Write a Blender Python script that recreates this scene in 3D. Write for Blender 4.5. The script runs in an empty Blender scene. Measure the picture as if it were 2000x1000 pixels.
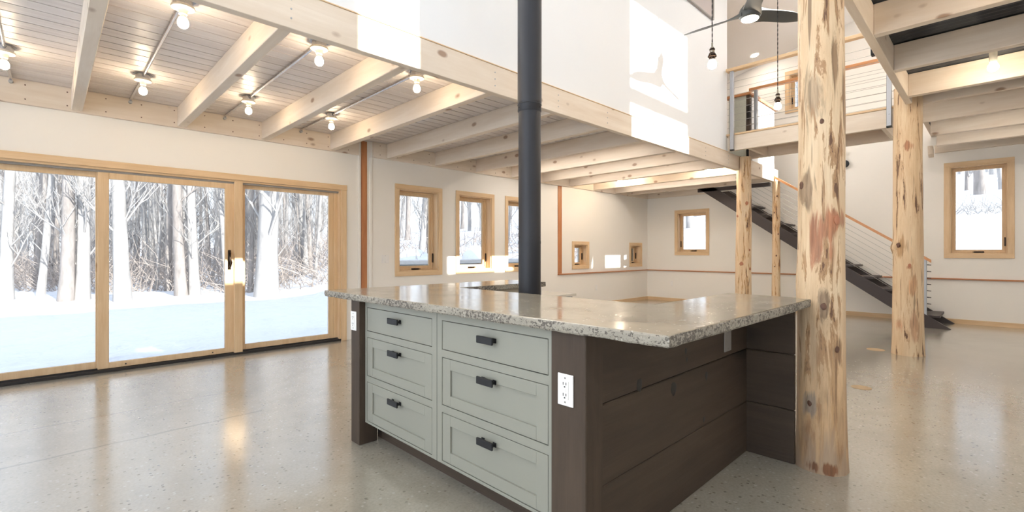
import bpy, bmesh, math, random
from mathutils import Vector, Matrix, noise
random.seed(7)
SC = bpy.context.scene
COL = SC.collection

# ------------------------------------------------------------------ camera, world, sun, exposure
F_PX, HOR = 925.27, 492.0
TH = math.atan2(946.0, F_PX)
cam_d = bpy.data.cameras.new('camera')
cam = bpy.data.objects.new('camera', cam_d); COL.objects.link(cam)
cam_d.sensor_width = 36.0; cam_d.sensor_fit = 'HORIZONTAL'
cam_d.lens = F_PX / 2000.0 * 36.0
cam_d.shift_y = (HOR - 500.0) / 2000.0
cam_d.clip_start = 0.05; cam_d.clip_end = 400
cam.location = (0, 0, 1.17)
cam.rotation_euler = (math.pi/2, 0, TH - math.pi/2)
SC.camera = cam

SKY_STRENGTH = 2.1
SUN_STRENGTH = 9.0
SC.view_settings.view_transform = 'Standard'
SC.view_settings.look = 'None'
SC.view_settings.gamma = 1.0
SC.view_settings.use_curve_mapping = False
SC.view_settings.exposure = 1.02

world = bpy.data.worlds.new('sky'); SC.world = world
world.use_nodes = True
_n = world.node_tree.nodes; _l = world.node_tree.links
_n.clear()
_o = _n.new('ShaderNodeOutputWorld'); _b = _n.new('ShaderNodeBackground')
_tc = _n.new('ShaderNodeTexCoord'); _sx = _n.new('ShaderNodeSeparateXYZ'); _cr = _n.new('ShaderNodeValToRGB')
_l.new(_tc.outputs['Generated'], _sx.inputs[0]); _l.new(_sx.outputs['Z'], _cr.inputs[0])
_cr.color_ramp.elements[0].position = 0.0; _cr.color_ramp.elements[0].color = (0.90, 0.95, 1.0, 1)
_cr.color_ramp.elements[1].position = 0.8; _cr.color_ramp.elements[1].color = (0.70, 0.81, 1.0, 1)
_l.new(_cr.outputs[0], _b.inputs[0]); _b.inputs[1].default_value = SKY_STRENGTH
_l.new(_b.outputs[0], _o.inputs[0])

sun_d = bpy.data.lights.new('sun', 'SUN'); sun_d.energy = SUN_STRENGTH; sun_d.angle = math.radians(0.5)
sun_d.color = (1.0, 0.95, 0.87)
sun = bpy.data.objects.new('sun', sun_d); COL.objects.link(sun)
SUN_DIR = Vector((-0.08, 1.0, -0.444)).normalized()
sun.rotation_euler = SUN_DIR.to_track_quat('-Z', 'Y').to_euler()

def portal(name, loc, normal, w, h):
    d = bpy.data.lights.new(name, 'AREA'); d.shape = 'RECTANGLE'; d.size = w; d.size_y = h
    d.cycles.is_portal = True
    o = bpy.data.objects.new(name, d); COL.objects.link(o)
    o.location = loc
    n = Vector(normal)
    o.rotation_euler = n.to_track_quat('-Z', 'Z').to_euler()
    return o
YR, YL, XF, XB = -1.0, 6.04, 10.6, -3.4      # inner faces of right, left, far and back wall
portal('portal_back', (XB-0.2, 2.5, 2.3), (1, 0, 0), 6.4, 4.3)
portal('portal_door', (1.0, YL+0.24, 1.0), (0, -1, 0), 3.5, 2.0)
portal('portal_high', (5.7, YR-0.25, 5.0), (0, 1, 0), 1.5, 1.85)

# ------------------------------------------------------------------ material helpers
class NT:
    def __init__(s, name):
        s.m = bpy.data.materials.new(name); s.m.use_nodes = True
        s.n = s.m.node_tree.nodes; s.l = s.m.node_tree.links
        s.b = s.n['Principled BSDF']
    def add(s, t, **kw):
        x = s.n.new(t)
        for k, v in kw.items():
            if k in x.inputs.keys(): x.inputs[k].default_value = v
            else: setattr(x, k, v)
        return x
    def coords(s, scale=(1, 1, 1), rnd=True, rot=None):
        tc = s.add('ShaderNodeTexCoord')
        out = tc.outputs['Object']
        if rnd:
            oi = s.add('ShaderNodeObjectInfo')
            mu = s.add('ShaderNodeVectorMath', operation='SCALE'); mu.inputs[0].default_value = (37.0, 53.0, 71.0)
            s.l.new(oi.outputs['Random'], mu.inputs['Scale'])
            ad = s.add('ShaderNodeVectorMath', operation='ADD')
            s.l.new(out, ad.inputs[0]); s.l.new(mu.outputs[0], ad.inputs[1]); out = ad.outputs[0]
        mp = s.add('ShaderNodeMapping'); mp.inputs['Scale'].default_value = scale
        if rot: mp.inputs['Rotation'].default_value = rot
        s.l.new(out, mp.inputs[0])
        return mp.outputs[0]
    def noise(s, vec, scale, detail=4, rough=0.55, dist=0.0):
        x = s.add('ShaderNodeTexNoise'); x.inputs['Scale'].default_value = scale
        x.inputs['Detail'].default_value = detail; x.inputs['Roughness'].default_value = rough
        x.inputs['Distortion'].default_value = dist
        s.l.new(vec, x.inputs['Vector']); return x.outputs['Fac']
    def voro(s, vec, scale, out='Distance', rnd=1.0):
        x = s.add('ShaderNodeTexVoronoi'); x.inputs['Scale'].default_value = scale
        x.inputs['Randomness'].default_value = rnd
        s.l.new(vec, x.inputs['Vector']); return x.outputs[out]
    def ramp(s, fac, stops):
        x = s.add('ShaderNodeValToRGB'); e = x.color_ramp.elements
        while len(e) < len(stops): e.new(0.5)
        for k, (p, c) in enumerate(stops):
            e[k].position = p
            e[k].color = (c, c, c, 1) if isinstance(c, (int, float)) else (*c, 1)
        s.l.new(fac, x.inputs[0]); return x.outputs[0]
    def mix(s, fac, a, b, mode='MIX'):
        x = s.add('ShaderNodeMix', data_type='RGBA', blend_type=mode)
        for sock, v in ((x.inputs[0], fac), (x.inputs[6], a), (x.inputs[7], b)):
            if isinstance(v, (int, float)): sock.default_value = v
            elif isinstance(v, tuple): sock.default_value = (*v, 1)
            else: s.l.new(v, sock)
        return x.outputs[2]
    def math(s, op, a, b=0.0):
        x = s.add('ShaderNodeMath', operation=op)
        for i, v in enumerate((a, b)):
            if isinstance(v, (int, float)): x.inputs[i].default_value = v
            else: s.l.new(v, x.inputs[i])
        return x.outputs[0]
    def bump(s, h, strength=0.3, dist=0.01):
        x = s.add('ShaderNodeBump'); x.inputs['Strength'].default_value = strength
        x.inputs['Distance'].default_value = dist
        s.l.new(h, x.inputs['Height']); s.l.new(x.outputs[0], s.b.inputs['Normal'])
    def base(s, c):
        if isinstance(c, tuple): s.b.inputs['Base Color'].default_value = (*c, 1)
        else: s.l.new(c, s.b.inputs['Base Color'])
    def set(s, rough=None, metal=None, spec=None):
        if rough is not None:
            if isinstance(rough, (int, float)): s.b.inputs['Roughness'].default_value = rough
            else: s.l.new(rough, s.b.inputs['Roughness'])
        if metal is not None: s.b.inputs['Metallic'].default_value = metal
        if spec is not None: s.b.inputs['Specular IOR Level'].default_value = spec

def plain(name, c, rough=0.5, metal=0.0, spec=0.5, bump=None):
    t = NT(name); t.base(c); t.set(rough, metal, spec)
    if bump: t.bump(t.noise(t.coords(), bump[0], 3), bump[1], 0.002)
    return t.m

AX = {'x': lambda a, b: (a, b, b), 'y': lambda a, b: (b, a, b), 'z': lambda a, b: (b, b, a)}
def wood(name, axis, light, dark, knot, knot_scale=3.0, knot_size=0.10, rough=0.55, grain=14, bump=0.15, knot_amt=0.8, contrast=1.0):
    t = NT(name)
    v = t.coords(AX[axis](0.12, 1.0))
    g = t.noise(v, grain, 6, 0.6, 0.4)
    g2 = t.noise(t.coords(AX[axis](0.03, 1.0)), grain*5, 3, 0.6, 0.2)
    c = t.mix(t.ramp(g, [(0.32, 0), (0.72, 1)]), light, dark)
    c = t.mix(t.math('MULTIPLY', t.ramp(g2, [(0.4, 0), (0.7, 1)]), 0.35*contrast), c, dark)
    vk = t.coords(AX[axis](0.55, 1.0))
    wob = t.noise(t.coords(), 7, 2)
    d = t.voro(vk, knot_scale)
    d = t.math('ADD', d, t.math('MULTIPLY', t.math('SUBTRACT', wob, 0.5), 0.10))
    k = t.ramp(d, [(knot_size*0.55, 1), (knot_size, 0)])
    halo = t.ramp(d, [(knot_size, 1), (knot_size*3.2, 0)])
    c = t.mix(t.math('MULTIPLY', halo, 0.35*knot_amt), c, dark)
    c = t.mix(t.math('MULTIPLY', k, knot_amt), c, knot)
    t.base(c); t.set(rough, 0, 0.35)
    t.bump(t.math('ADD', g2, t.math('MULTIPLY', g, 0.5)), bump, 0.004)
    return t.m

W = {}
for a in 'xyz':
    W['wash_'+a] = wood('whitewashed_pine_'+a, a, (0.84, 0.745, 0.635), (0.72, 0.60, 0.475), (0.30, 0.17, 0.10), 5.2, 0.15, 0.6, 10)
    W['pine_'+a] = wood('clear_pine_'+a, a, (0.78, 0.58, 0.365), (0.66, 0.45, 0.255), (0.35, 0.17, 0.07), 1.6, 0.05, 0.38, 18, 0.08)
    W['cedar_'+a] = wood('red_cedar_'+a, a, (0.55, 0.25, 0.11), (0.40, 0.15, 0.06), (0.20, 0.07, 0.03), 1.6, 0.05, 0.4, 18, 0.08)
    W['dark_'+a] = wood('dark_stained_board_'+a, a, (0.086, 0.060, 0.041), (0.050, 0.034, 0.024), (0.008, 0.006, 0.005), 2.2, 0.24, 0.62, 9, 0.5, 0.9, 0.9)
    W['orange_'+a] = wood('oiled_fir_'+a, a, (0.70, 0.36, 0.17), (0.58, 0.26, 0.11), (0.30, 0.12, 0.05), 1.6, 0.04, 0.3, 18, 0.05)

def m_planks():
    t = NT('whitewashed_ceiling_planks')
    v = t.coords((0.35, 1, 1), False)
    st = t.noise(t.coords((0.25, 9.0, 1), False), 3.0, 5, 0.6)
    # tone of each board
    br = t.noise(t.coords((0.4, 7.4, 0), False), 1.0, 0)
    c = t.mix(t.ramp(st, [(0.35, 0), (0.7, 1)]), (0.80, 0.745, 0.71), (0.64, 0.575, 0.545))
    c = t.mix(t.math('MULTIPLY', t.ramp(br, [(0.4, 0), (0.6, 1)]), 0.3), c, (0.62, 0.55, 0.52))
    d = t.voro(t.coords((0.6, 1, 0), False), 2.2)
    c = t.mix(t.ramp(d, [(0.03, 0.7), (0.055, 0)]), c, (0.42, 0.27, 0.2))
    t.base(c)
    t.set(t.ramp(t.noise(v, 5, 4), [(0.35, 0.30), (0.65, 0.50)]), 0, 0.6)
    t.bump(t.noise(t.coords((0.6, 3, 1), False), 6, 4), 0.35, 0.01)
    return t.m
M_PLANK = m_planks()

def m_wall(name, c):
    t = NT(name); n = t.noise(t.coords((1, 1, 1), False), 1.3, 3)
    t.base(t.mix(n, c, tuple(x*0.97 for x in c))); t.set(0.55, 0, 0.35)
    t.bump(t.noise(t.coords((1, 1, 1), False), 160, 2), 0.05, 0.002)
    return t.m
M_WALL = m_wall('warm_white_plaster', (0.88, 0.845, 0.79))
M_WALLC = m_wall('cool_white_plaster', (0.86, 0.87, 0.88))
M_CEIL = m_wall('ceiling_paint', (0.88, 0.86, 0.84))

def m_floor():
    t = NT('polished_concrete')
    v = t.coords((1, 1, 1), False)
    n = t.noise(v, 0.9, 6, 0.6, 0.5); n2 = t.noise(v, 6, 5, 0.6); n3 = t.noise(v, 70, 3)
    c = t.mix(t.ramp(n, [(0.3, 0), (0.7, 1)]), (0.44, 0.405, 0.335), (0.335, 0.305, 0.25))
    c = t.mix(t.math('MULTIPLY', t.ramp(n2, [(0.35, 0), (0.7, 1)]), 0.45), c, (0.48, 0.45, 0.385))
    c = t.mix(t.math('MULTIPLY', t.ramp(n3, [(0.4, 0), (0.75, 1)]), 0.35), c, (0.20, 0.185, 0.16))
    # aggregate: small stones of their own tone, thicker in worn areas
    vv = t.add('ShaderNodeTexVoronoi'); vv.inputs['Scale'].default_value = 42
    t.l.new(t.coords((1, 1, 0.2), False), vv.inputs['Vector'])
    sp = t.add('ShaderNodeSeparateColor'); t.l.new(vv.outputs['Color'], sp.inputs[0])
    inside = t.math('LESS_THAN', vv.outputs['Distance'], 0.30)
    area = t.ramp(t.noise(v, 0.7, 3), [(0.38, 0.5), (0.6, 1)])
    dk = t.math('MULTIPLY', t.math('MULTIPLY', t.math('GREATER_THAN', sp.outputs[0], 0.80), inside), area)
    lt = t.math('MULTIPLY', t.math('MULTIPLY', t.math('LESS_THAN', sp.outputs[0], 0.12), inside), area)
    c = t.mix(t.math('MULTIPLY', dk, 0.85), c, t.mix(sp.outputs[1], (0.10, 0.085, 0.07), (0.25, 0.19, 0.13)))
    c = t.mix(t.math('MULTIPLY', lt, 0.4), c, (0.70, 0.67, 0.60))
    CRACKS = ((2.156, 0.066), (1.307, 0.019))
    # two long hairline cracks near the glass doors
    wv = t.noise(v, 2.0, 3)
    s2 = t.add('ShaderNodeSeparateXYZ'); t.l.new(v, s2.inputs[0])
    for y0, k in CRACKS:
        yy = t.math('SUBTRACT', t.math('ADD', s2.outputs['Y'], t.math('MULTIPLY', t.math('SUBTRACT', wv, 0.5), 0.12)), y0)
        yy = t.math('ABSOLUTE', t.math('SUBTRACT', yy, t.math('MULTIPLY', s2.outputs['X'], k)))
        ck = t.math('MULTIPLY', t.math('LESS_THAN', yy, 0.012), t.math('LESS_THAN', s2.outputs["X"], -2.5))
        c = t.mix(t.math('MULTIPLY', ck, 0.55), c, (0.17, 0.15, 0.13))
    t.base(c)
    t.set(t.ramp(t.noise(v, 3.0, 5), [(0.3, 0.19), (0.75, 0.26)]), 0, 0.7)
    t.b.inputs['Coat Weight'].default_value = 0.9; t.b.inputs['Coat Roughness'].default_value = 0.16; t.b.inputs['Coat IOR'].default_value = 1.6
    t.bump(t.noise(v, 9, 4), 0.04, 0.01)
    return t.m
M_FLOOR = m_floor()

def m_counter():
    t = NT('honed_concrete_worktop')
    v = t.coords((1, 1, 1), False)
    n = t.noise(v, 2.2, 6, 0.6, 0.4)
    c = t.mix(t.ramp(n, [(0.3, 0), (0.7, 1)]), (0.37, 0.335, 0.265), (0.30, 0.265, 0.21))
    n3 = t.noise(v, 60, 3)
    c = t.mix(t.math('MULTIPLY', t.ramp(n3, [(0.45, 0), (0.75, 1)]), 0.4), c, (0.34, 0.31, 0.26))
    vv = t.add('ShaderNodeTexVoronoi'); vv.inputs['Scale'].default_value = 70; t.l.new(v, vv.inputs['Vector'])
    sp = t.add('ShaderNodeSeparateColor'); t.l.new(vv.outputs['Color'], sp.inputs[0])
    ins = t.math('LESS_THAN', vv.outputs['Distance'], 0.26)
    c = t.mix(t.math('MULTIPLY', t.math('MULTIPLY', t.math('GREATER_THAN', sp.outputs[0], 0.9), ins), 0.6), c, (0.75, 0.72, 0.65))
    # broken, pitted edge: only faces that stand upright
    ge = t.add('ShaderNodeNewGeometry'); sx = t.add('ShaderNodeSeparateXYZ'); t.l.new(ge.outputs['Normal'], sx.inputs[0])
    side = t.math('LESS_THAN', t.math('ABSOLUTE', sx.outputs['Z']), 0.75)
    pv = t.coords((1, 1, 1.3), False)
    pit = t.noise(pv, 75, 3, 0.65, 0.3)
    big = t.noise(v, 3.0, 3)
    thr = t.ramp(big, [(0.35, 0.47), (0.6, 0.57)])
    pm = t.math('MULTIPLY', t.math('GREATER_THAN', pit, thr), side)
    c = t.mix(t.math('MULTIPLY', side, 0.35), c, (0.30, 0.28, 0.24))
    c = t.mix(t.math('MULTIPLY', pm, 0.85), c, (0.075, 0.06, 0.05))
    t.base(c)
    r = t.mix(side, t.ramp(t.noise(v, 5, 4), [(0.3, 0.09), (0.75, 0.20)]), (0.7, 0.7, 0.7))
    t.set(r, 0, 0.8)
    h = t.math('MULTIPLY', t.math('SUBTRACT', t.noise(v, 60, 4), t.math('MULTIPLY', pm, 0.6)), side)
    t.bump(h, 0.6, 0.01)
    return t.m
M_COUNTER = m_counter()

def m_log(name, warm, knots=(), lower=None):
    t = NT(name)
    v = t.coords((1, 1, 0.16), False)
    n = t.noise(v, 9, 6, 0.62, 0.6)
    fine = t.noise(t.coords((1, 1, 0.05), False), 60, 4, 0.6)
    mid = t.noise(t.coords((1, 1, 0.11), False), 20, 6, 0.66, 0.7)
    c = t.mix(t.ramp(n, [(0.35, 0), (0.65, 1)]), (0.80, 0.635, 0.43), (0.68, 0.48, 0.29))
    c = t.mix(t.math('MULTIPLY', t.ramp(fine, [(0.45, 0), (0.7, 1)]), 0.4), c, (0.60, 0.42, 0.25))
    dens = t.ramp(t.noise(t.coords((1, 1, 0.5), False), 2.3, 2), [(0.35, 0.0), (0.65, 0.09)])
    m2 = t.math('ADD', mid, dens)
    c = t.mix(t.ramp(m2, [(0.575, 0), (0.605, 1)]), c, warm)
    c = t.mix(t.ramp(m2, [(0.645, 0), (0.67, 1)]), c, (0.16, 0.085, 0.05))
    if lower:
        tc = t.add('ShaderNodeTexCoord'); sx = t.add('ShaderNodeSeparateXYZ'); t.l.new(tc.outputs['Object'], sx.inputs[0])
        z = t.math('ADD', sx.outputs['Z'], t.math('MULTIPLY', t.math('SUBTRACT', mid, 0.5), 1.0))
        k = t.ramp(z, [(lower[0], 1), (lower[1], 0)])
        lc = t.mix(t.ramp(t.noise(v, 11, 5, 0.6, 1.0), [(0.4, 0), (0.6, 1)]), (0.66, 0.42, 0.22), (0.33, 0.19, 0.10))
        c = t.mix(t.math('MULTIPLY', k, 0.75), c, lc)
        z2 = t.math('ADD', sx.outputs['Z'], t.math('MULTIPLY', t.math('SUBTRACT', n, 0.5), 1.2))
        c = t.mix(t.math('MULTIPLY', t.ramp(z2, [(0.05, 1), (0.22, 0)]), 0.7), c, (0.40, 0.30, 0.22))
    for (p, r, col, st) in knots:
        tc = t.add('ShaderNodeTexCoord')
        su = t.add('ShaderNodeVectorMath', operation='SUBTRACT'); su.inputs[1].default_value = p
        t.l.new(tc.outputs['Object'], su.inputs[0])
        mp = t.add('ShaderNodeMapping'); mp.inputs['Scale'].default_value = (1, 1, st); t.l.new(su.outputs[0], mp.inputs[0])
        ln = t.add('ShaderNodeVectorMath', operation='LENGTH'); t.l.new(mp.outputs[0], ln.inputs[0])
        d = t.math('ADD', ln.outputs['Value'], t.math('MULTIPLY', t.math('SUBTRACT', mid, 0.5), r*4.5))
        cc = t.mix(t.ramp(fine, [(0.35, 0), (0.65, 1)]), tuple(min(1, q*1.25) for q in col), tuple(q*0.62 for q in col))
        c = t.mix(t.ramp(d, [(r*0.7, 0.92), (r*1.15, 0)]), c, cc)
    ck = t.noise(t.coords((1, 1, 0.045), False), 26, 3, 0.5, 0.3)
    c = t.mix(t.math('MULTIPLY', t.ramp(ck, [(0.30, 1), (0.345, 0)]), 0.8), c, (0.20, 0.12, 0.07))
    t.base(c); t.set(0.5, 0, 0.4)
    t.bump(t.math('ADD', t.math('MULTIPLY', mid, 1.2), fine), 0.5, 0.008)
    return t.m

M_SAGE = plain('sage_green_paint', (0.292, 0.290, 0.245), 0.45, bump=(300, 0.04))
M_BLACKM = plain('matte_black_metal', (0.018, 0.019, 0.022), 0.42, 0.3)
M_PIPE = plain('dark_grey_flue_paint', (0.030, 0.031, 0.037), 0.48, 0.4, bump=(200, 0.03))
M_GALV = plain('galvanised_steel', (0.42, 0.43, 0.45), 0.38, 0.75, bump=(40, 0.08))
M_EMT = plain('bright_steel_conduit', (0.62, 0.62, 0.64), 0.25, 0.95)
M_STEEL = plain('stainless_cable', (0.45, 0.44, 0.42), 0.4, 0.6)
M_PORC = plain('cream_porcelain', (0.74, 0.70, 0.60), 0.22)
M_WHITE = plain('white_plastic', (0.86, 0.84, 0.81), 0.3)
M_SLOT = plain('dark_slot', (0.02, 0.02, 0.02), 0.6)
M_BRONZE = plain('oil_rubbed_bronze', (0.035, 0.022, 0.016), 0.3, 0.8)
M_BRASS = plain('aged_brass', (0.55, 0.38, 0.14), 0.3, 0.9)
M_NICKEL = plain('antique_nickel', (0.33, 0.30, 0.25), 0.3, 0.9)
M_FAN = plain('charcoal_fan_blade', (0.075, 0.08, 0.08), 0.42, 0.1)
M_SILL = plain('black_rubber_sill', (0.02, 0.018, 0.018), 0.6)
M_TRACK = plain('grey_door_track', (0.33, 0.31, 0.29), 0.4, 0.3)
M_BEIGE = plain('beige_laminate', (0.64, 0.60, 0.52), 0.4)
M_PLUG = plain('tan_epoxy_plug', (0.46, 0.33, 0.19), 0.5, bump=(60, 0.1))
M_SNOW = None
def m_snow():
    t = NT('snow'); v = t.coords((1, 1, 1), False)
    t.base((0.78, 0.80, 0.83)); t.set(0.7, 0, 0.3)
    t.bump(t.noise(v, 1.6, 4), 0.7, 0.25)
    return t.m
M_SNOW = m_snow()
def m_bark(name, a, b):
    t = NT(name)
    n = t.noise(t.coords((1, 1, 0.25)), 7, 5, 0.7)
    t.base(t.mix(t.ramp(n, [(0.35, 0), (0.65, 1)]), a, b)); t.set(0.85, 0, 0.2)
    t.bump(n, 0.5, 0.03); return t.m
M_BARK = m_bark('grey_bark', (0.52, 0.50, 0.485), (0.34, 0.325, 0.315))
M_BARK2 = m_bark('brown_bark', (0.42, 0.38, 0.355), (0.27, 0.245, 0.23))
M_LEAFLITTER = m_bark('brown_brush', (0.50, 0.44, 0.40), (0.36, 0.31, 0.28))
def m_deck():
    t = NT('dark_corrugated_steel')
    v = t.coords((1, 1, 1), False)
    n = t.noise(v, 2.2, 3)
    n2 = t.noise(t.coords((0.3, 1.6, 1), False), 2.4, 2)
    t.base(t.mix(t.ramp(n2, [(0.45, 0), (0.6, 1)]), (0.085, 0.09, 0.10), (0.035, 0.037, 0.045)))
    t.set(t.ramp(n, [(0.3, 0.3), (0.7, 0.5)]), 0.35, 0.5); return t.m
M_DECK = m_deck()
def m_mesh():
    t = NT('pale_woven_screen')
    v = t.coords((1, 1, 1), False)
    w1 = t.add('ShaderNodeTexWave'); w1.inputs['Scale'].default_value = 30; w1.bands_direction = 'X'; t.l.new(v, w1.inputs[0])
    w2 = t.add('ShaderNodeTexWave'); w2.inputs['Scale'].default_value = 30; w2.bands_direction = 'Z'; t.l.new(v, w2.inputs[0])
    f = t.math('MULTIPLY', w1.outputs['Fac'], w2.outputs['Fac'])
    t.base(t.mix(f, (0.50, 0.44, 0.42), (0.60, 0.54, 0.52))); t.set(0.8); return t.m
M_SCREEN = m_mesh()
def m_tex_panel():
    t = NT('textured_sage_panel'); v = t.coords((1, 1, 1), False)
    n = t.noise(v, 35, 3)
    t.base(t.mix(n, (0.52, 0.53, 0.44), (0.62, 0.62, 0.53))); t.set(0.6); t.bump(n, 0.6, 0.01); return t.m
M_TPANEL = m_tex_panel()
def m_glass(name, c):
    m = bpy.data.materials.new(name); m.use_nodes = True
    n = m.node_tree.nodes; l = m.node_tree.links; n.clear()
    o = n.new('ShaderNodeOutputMaterial'); mx = n.new('ShaderNodeMixShader'); tr = n.new('ShaderNodeBsdfTransparent')
    gl = n.new('ShaderNodeBsdfGlossy'); fr = n.new('ShaderNodeFresnel')
    tr.inputs[0].default_value = (*c, 1); gl.inputs['Roughness'].default_value = 0.0
    fr.inputs[0].default_value = 1.25
    l.new(fr.outputs[0], mx.inputs[0]); l.new(tr.outputs[0], mx.inputs[1]); l.new(gl.outputs[0], mx.inputs[2]); l.new(mx.outputs[0], o.inputs[0])
    return m
M_GLASS = m_glass('coated_window_glass', (0.635, 0.645, 0.65))
M_CLEAR = m_glass('clear_window_glass', (0.97, 0.98, 0.98))
def m_emit(name, c, s):
    m = bpy.data.materials.new(name); m.use_nodes = True
    n = m.node_tree.nodes; l = m.node_tree.links; n.clear()
    o = n.new('ShaderNodeOutputMaterial'); e = n.new('ShaderNodeEmission'); e.inputs[0].default_value = (*c, 1); e.inputs[1].default_value = s
    l.new(e.outputs[0], o.inputs[0]); return m
M_BULB = m_emit('lit_bulb', (1.0, 0.80, 0.56), 60)
M_FLOOD = m_emit('lit_flood_bulb', (1.0, 0.84, 0.64), 90)
M_DISC = m_emit('lit_fan_lens', (1.0, 0.80, 0.58), 30)
M_LED = m_emit('lit_downlight', (1.0, 0.87, 0.74), 105)

# ------------------------------------------------------------------ geometry helpers
def B(): return bmesh.new()
def box(bm, x0, x1, y0, y1, z0, z1, bev=0.0, seg=1):
    if x1 < x0: x0, x1 = x1, x0
    if y1 < y0: y0, y1 = y1, y0
    if z1 < z0: z0, z1 = z1, z0
    vs = [bm.verts.new(p) for p in ((x0,y0,z0),(x1,y0,z0),(x1,y1,z0),(x0,y1,z0),(x0,y0,z1),(x1,y0,z1),(x1,y1,z1),(x0,y1,z1))]
    fs = [bm.faces.new([vs[i] for i in f]) for f in ((0,3,2,1),(4,5,6,7),(0,1,5,4),(1,2,6,5),(2,3,7,6),(3,0,4,7))]
    if bev > 0:
        ed = list({e for f in fs for e in f.edges})
        bmesh.ops.bevel(bm, geom=ed, offset=bev, segments=seg, affect='EDGES', profile=0.5)
    return bm
def prism(bm, pts, ax, a, b):
    """polygon pts (2D) extruded along axis ax from a to b; 2D axes are the other two in order"""
    def P3(p, t):
        return {'x': (t, p[0], p[1]), 'y': (p[0], t, p[1]), 'z': (p[0], p[1], t)}[ax]
    lo = [bm.verts.new(P3(p, a)) for p in pts]; hi = [bm.verts.new(P3(p, b)) for p in pts]
    n = len(pts)
    bm.faces.new(lo); bm.faces.new(hi[::-1])
    for i in range(n): bm.faces.new((lo[i], hi[i], hi[(i+1) % n], lo[(i+1) % n]))
    return bm
def tube(bm, pts, radii, n=10, cap=True):
    pts = [Vector(p) for p in pts]
    if isinstance(radii, (int, float)): radii = [radii]*len(pts)
    rings = []; ref = None
    for i, p in enumerate(pts):
        d = (pts[min(i+1, len(pts)-1)] - pts[max(i-1, 0)]).normalized()
        if ref is None:
            ref = d.cross(Vector((0, 0, 1)))
            if ref.length < 1e-3: ref = d.cross(Vector((1, 0, 0)))
        ref = (ref - d*ref.dot(d)).normalized(); u = d.cross(ref)
        rings.append([bm.verts.new(p + (ref*math.cos(2*math.pi*k/n) + u*math.sin(2*math.pi*k/n))*radii[i]) for k in range(n)])
    for a, b in zip(rings, rings[1:]):
        for k in range(n): bm.faces.new((a[k], a[(k+1) % n], b[(k+1) % n], b[k]))
    if cap: bm.faces.new(rings[0][::-1]); bm.faces.new(rings[-1])
    return bm
def lathe(bm, c, prof, n=20, ax='z', cap=True):
    """prof: (r, h) pairs along axis ax from centre c"""
    rings = []
    for r, h in prof:
        ring = []
        for k in range(n):
            a = 2*math.pi*k/n; u, v = r*math.cos(a), r*math.sin(a)
            q = {'z': (u, v, h), 'x': (h, u, v), 'y': (u, h, v)}[ax]
            ring.append(bm.verts.new((c[0]+q[0], c[1]+q[1], c[2]+q[2])))
        rings.append(ring)
    for a, b in zip(rings, rings[1:]):
        for k in range(n): bm.faces.new((a[k], a[(k+1) % n], b[(k+1) % n], b[k]))
    if cap:
        if prof[0][0] > 1e-5: bm.faces.new(rings[0][::-1])
        if prof[-1][0] > 1e-5: bm.faces.new(rings[-1])
    return bm

WL = {}
def obj(name, bm, mat, parent=None, smooth=False, origin=None):
    bmesh.ops.recalc_face_normals(bm, faces=bm.faces[:])
    if parent is not None: L = WL[parent.name]
    elif origin is not None: L = Vector(origin)
    else:
        xs = [v.co.x for v in bm.verts]; ys = [v.co.y for v in bm.verts]; zs = [v.co.z for v in bm.verts]
        L = Vector(((min(xs)+max(xs))/2, (min(ys)+max(ys))/2, min(zs)))
    bmesh.ops.translate(bm, verts=bm.verts[:], vec=-L)
    me = bpy.data.meshes.new(name); bm.to_mesh(me); bm.free()
    if isinstance(mat, (list, tuple)):
        for m in mat: me.materials.append(m)
    else: me.materials.append(mat)
    if smooth:
        for p in me.polygons: p.use_smooth = True
        try: me.set_sharp_from_angle(angle=math.radians(40))
        except Exception: pass
    o = bpy.data.objects.new(name, me); COL.objects.link(o)
    if parent is not None: o.parent = parent
    else: o.location = L
    WL[o.name] = L
    return o
def tag(o, label=None, cat=None, group=None, kind=None):
    if label: o['label'] = label
    if cat: o['category'] = cat
    if group: o['group'] = group
    if kind: o['kind'] = kind
    return o
def thing(name, loc, label=None, cat=None, group=None, kind=None):
    o = bpy.data.objects.new(name, None); COL.objects.link(o); o.location = loc; o.empty_display_size = 0.1
    WL[o.name] = Vector(loc)
    return tag(o, label, cat, group, kind)
def dup(src, dloc, label=None, group=None):
    """copy of a thing with its parts and sub-parts, moved by dloc"""
    def rec(s, par):
        c = s.copy(); COL.objects.link(c)
        if par is not None: c.parent = par
        for ch in [q for q in bpy.data.objects if q.parent is s]: rec(ch, c)
        return c
    r = rec(src, None); r.location = Vector(src.location) + Vector(dloc)
    WL[r.name] = r.location.copy()
    if label: r['label'] = label
    if group: r['group'] = group
    return r
def struct(name, bm, mat, label, cat, parent=None, smooth=False):
    o = obj(name, bm, mat, parent, smooth)
    return tag(o, label, cat, None, 'structure')

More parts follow.
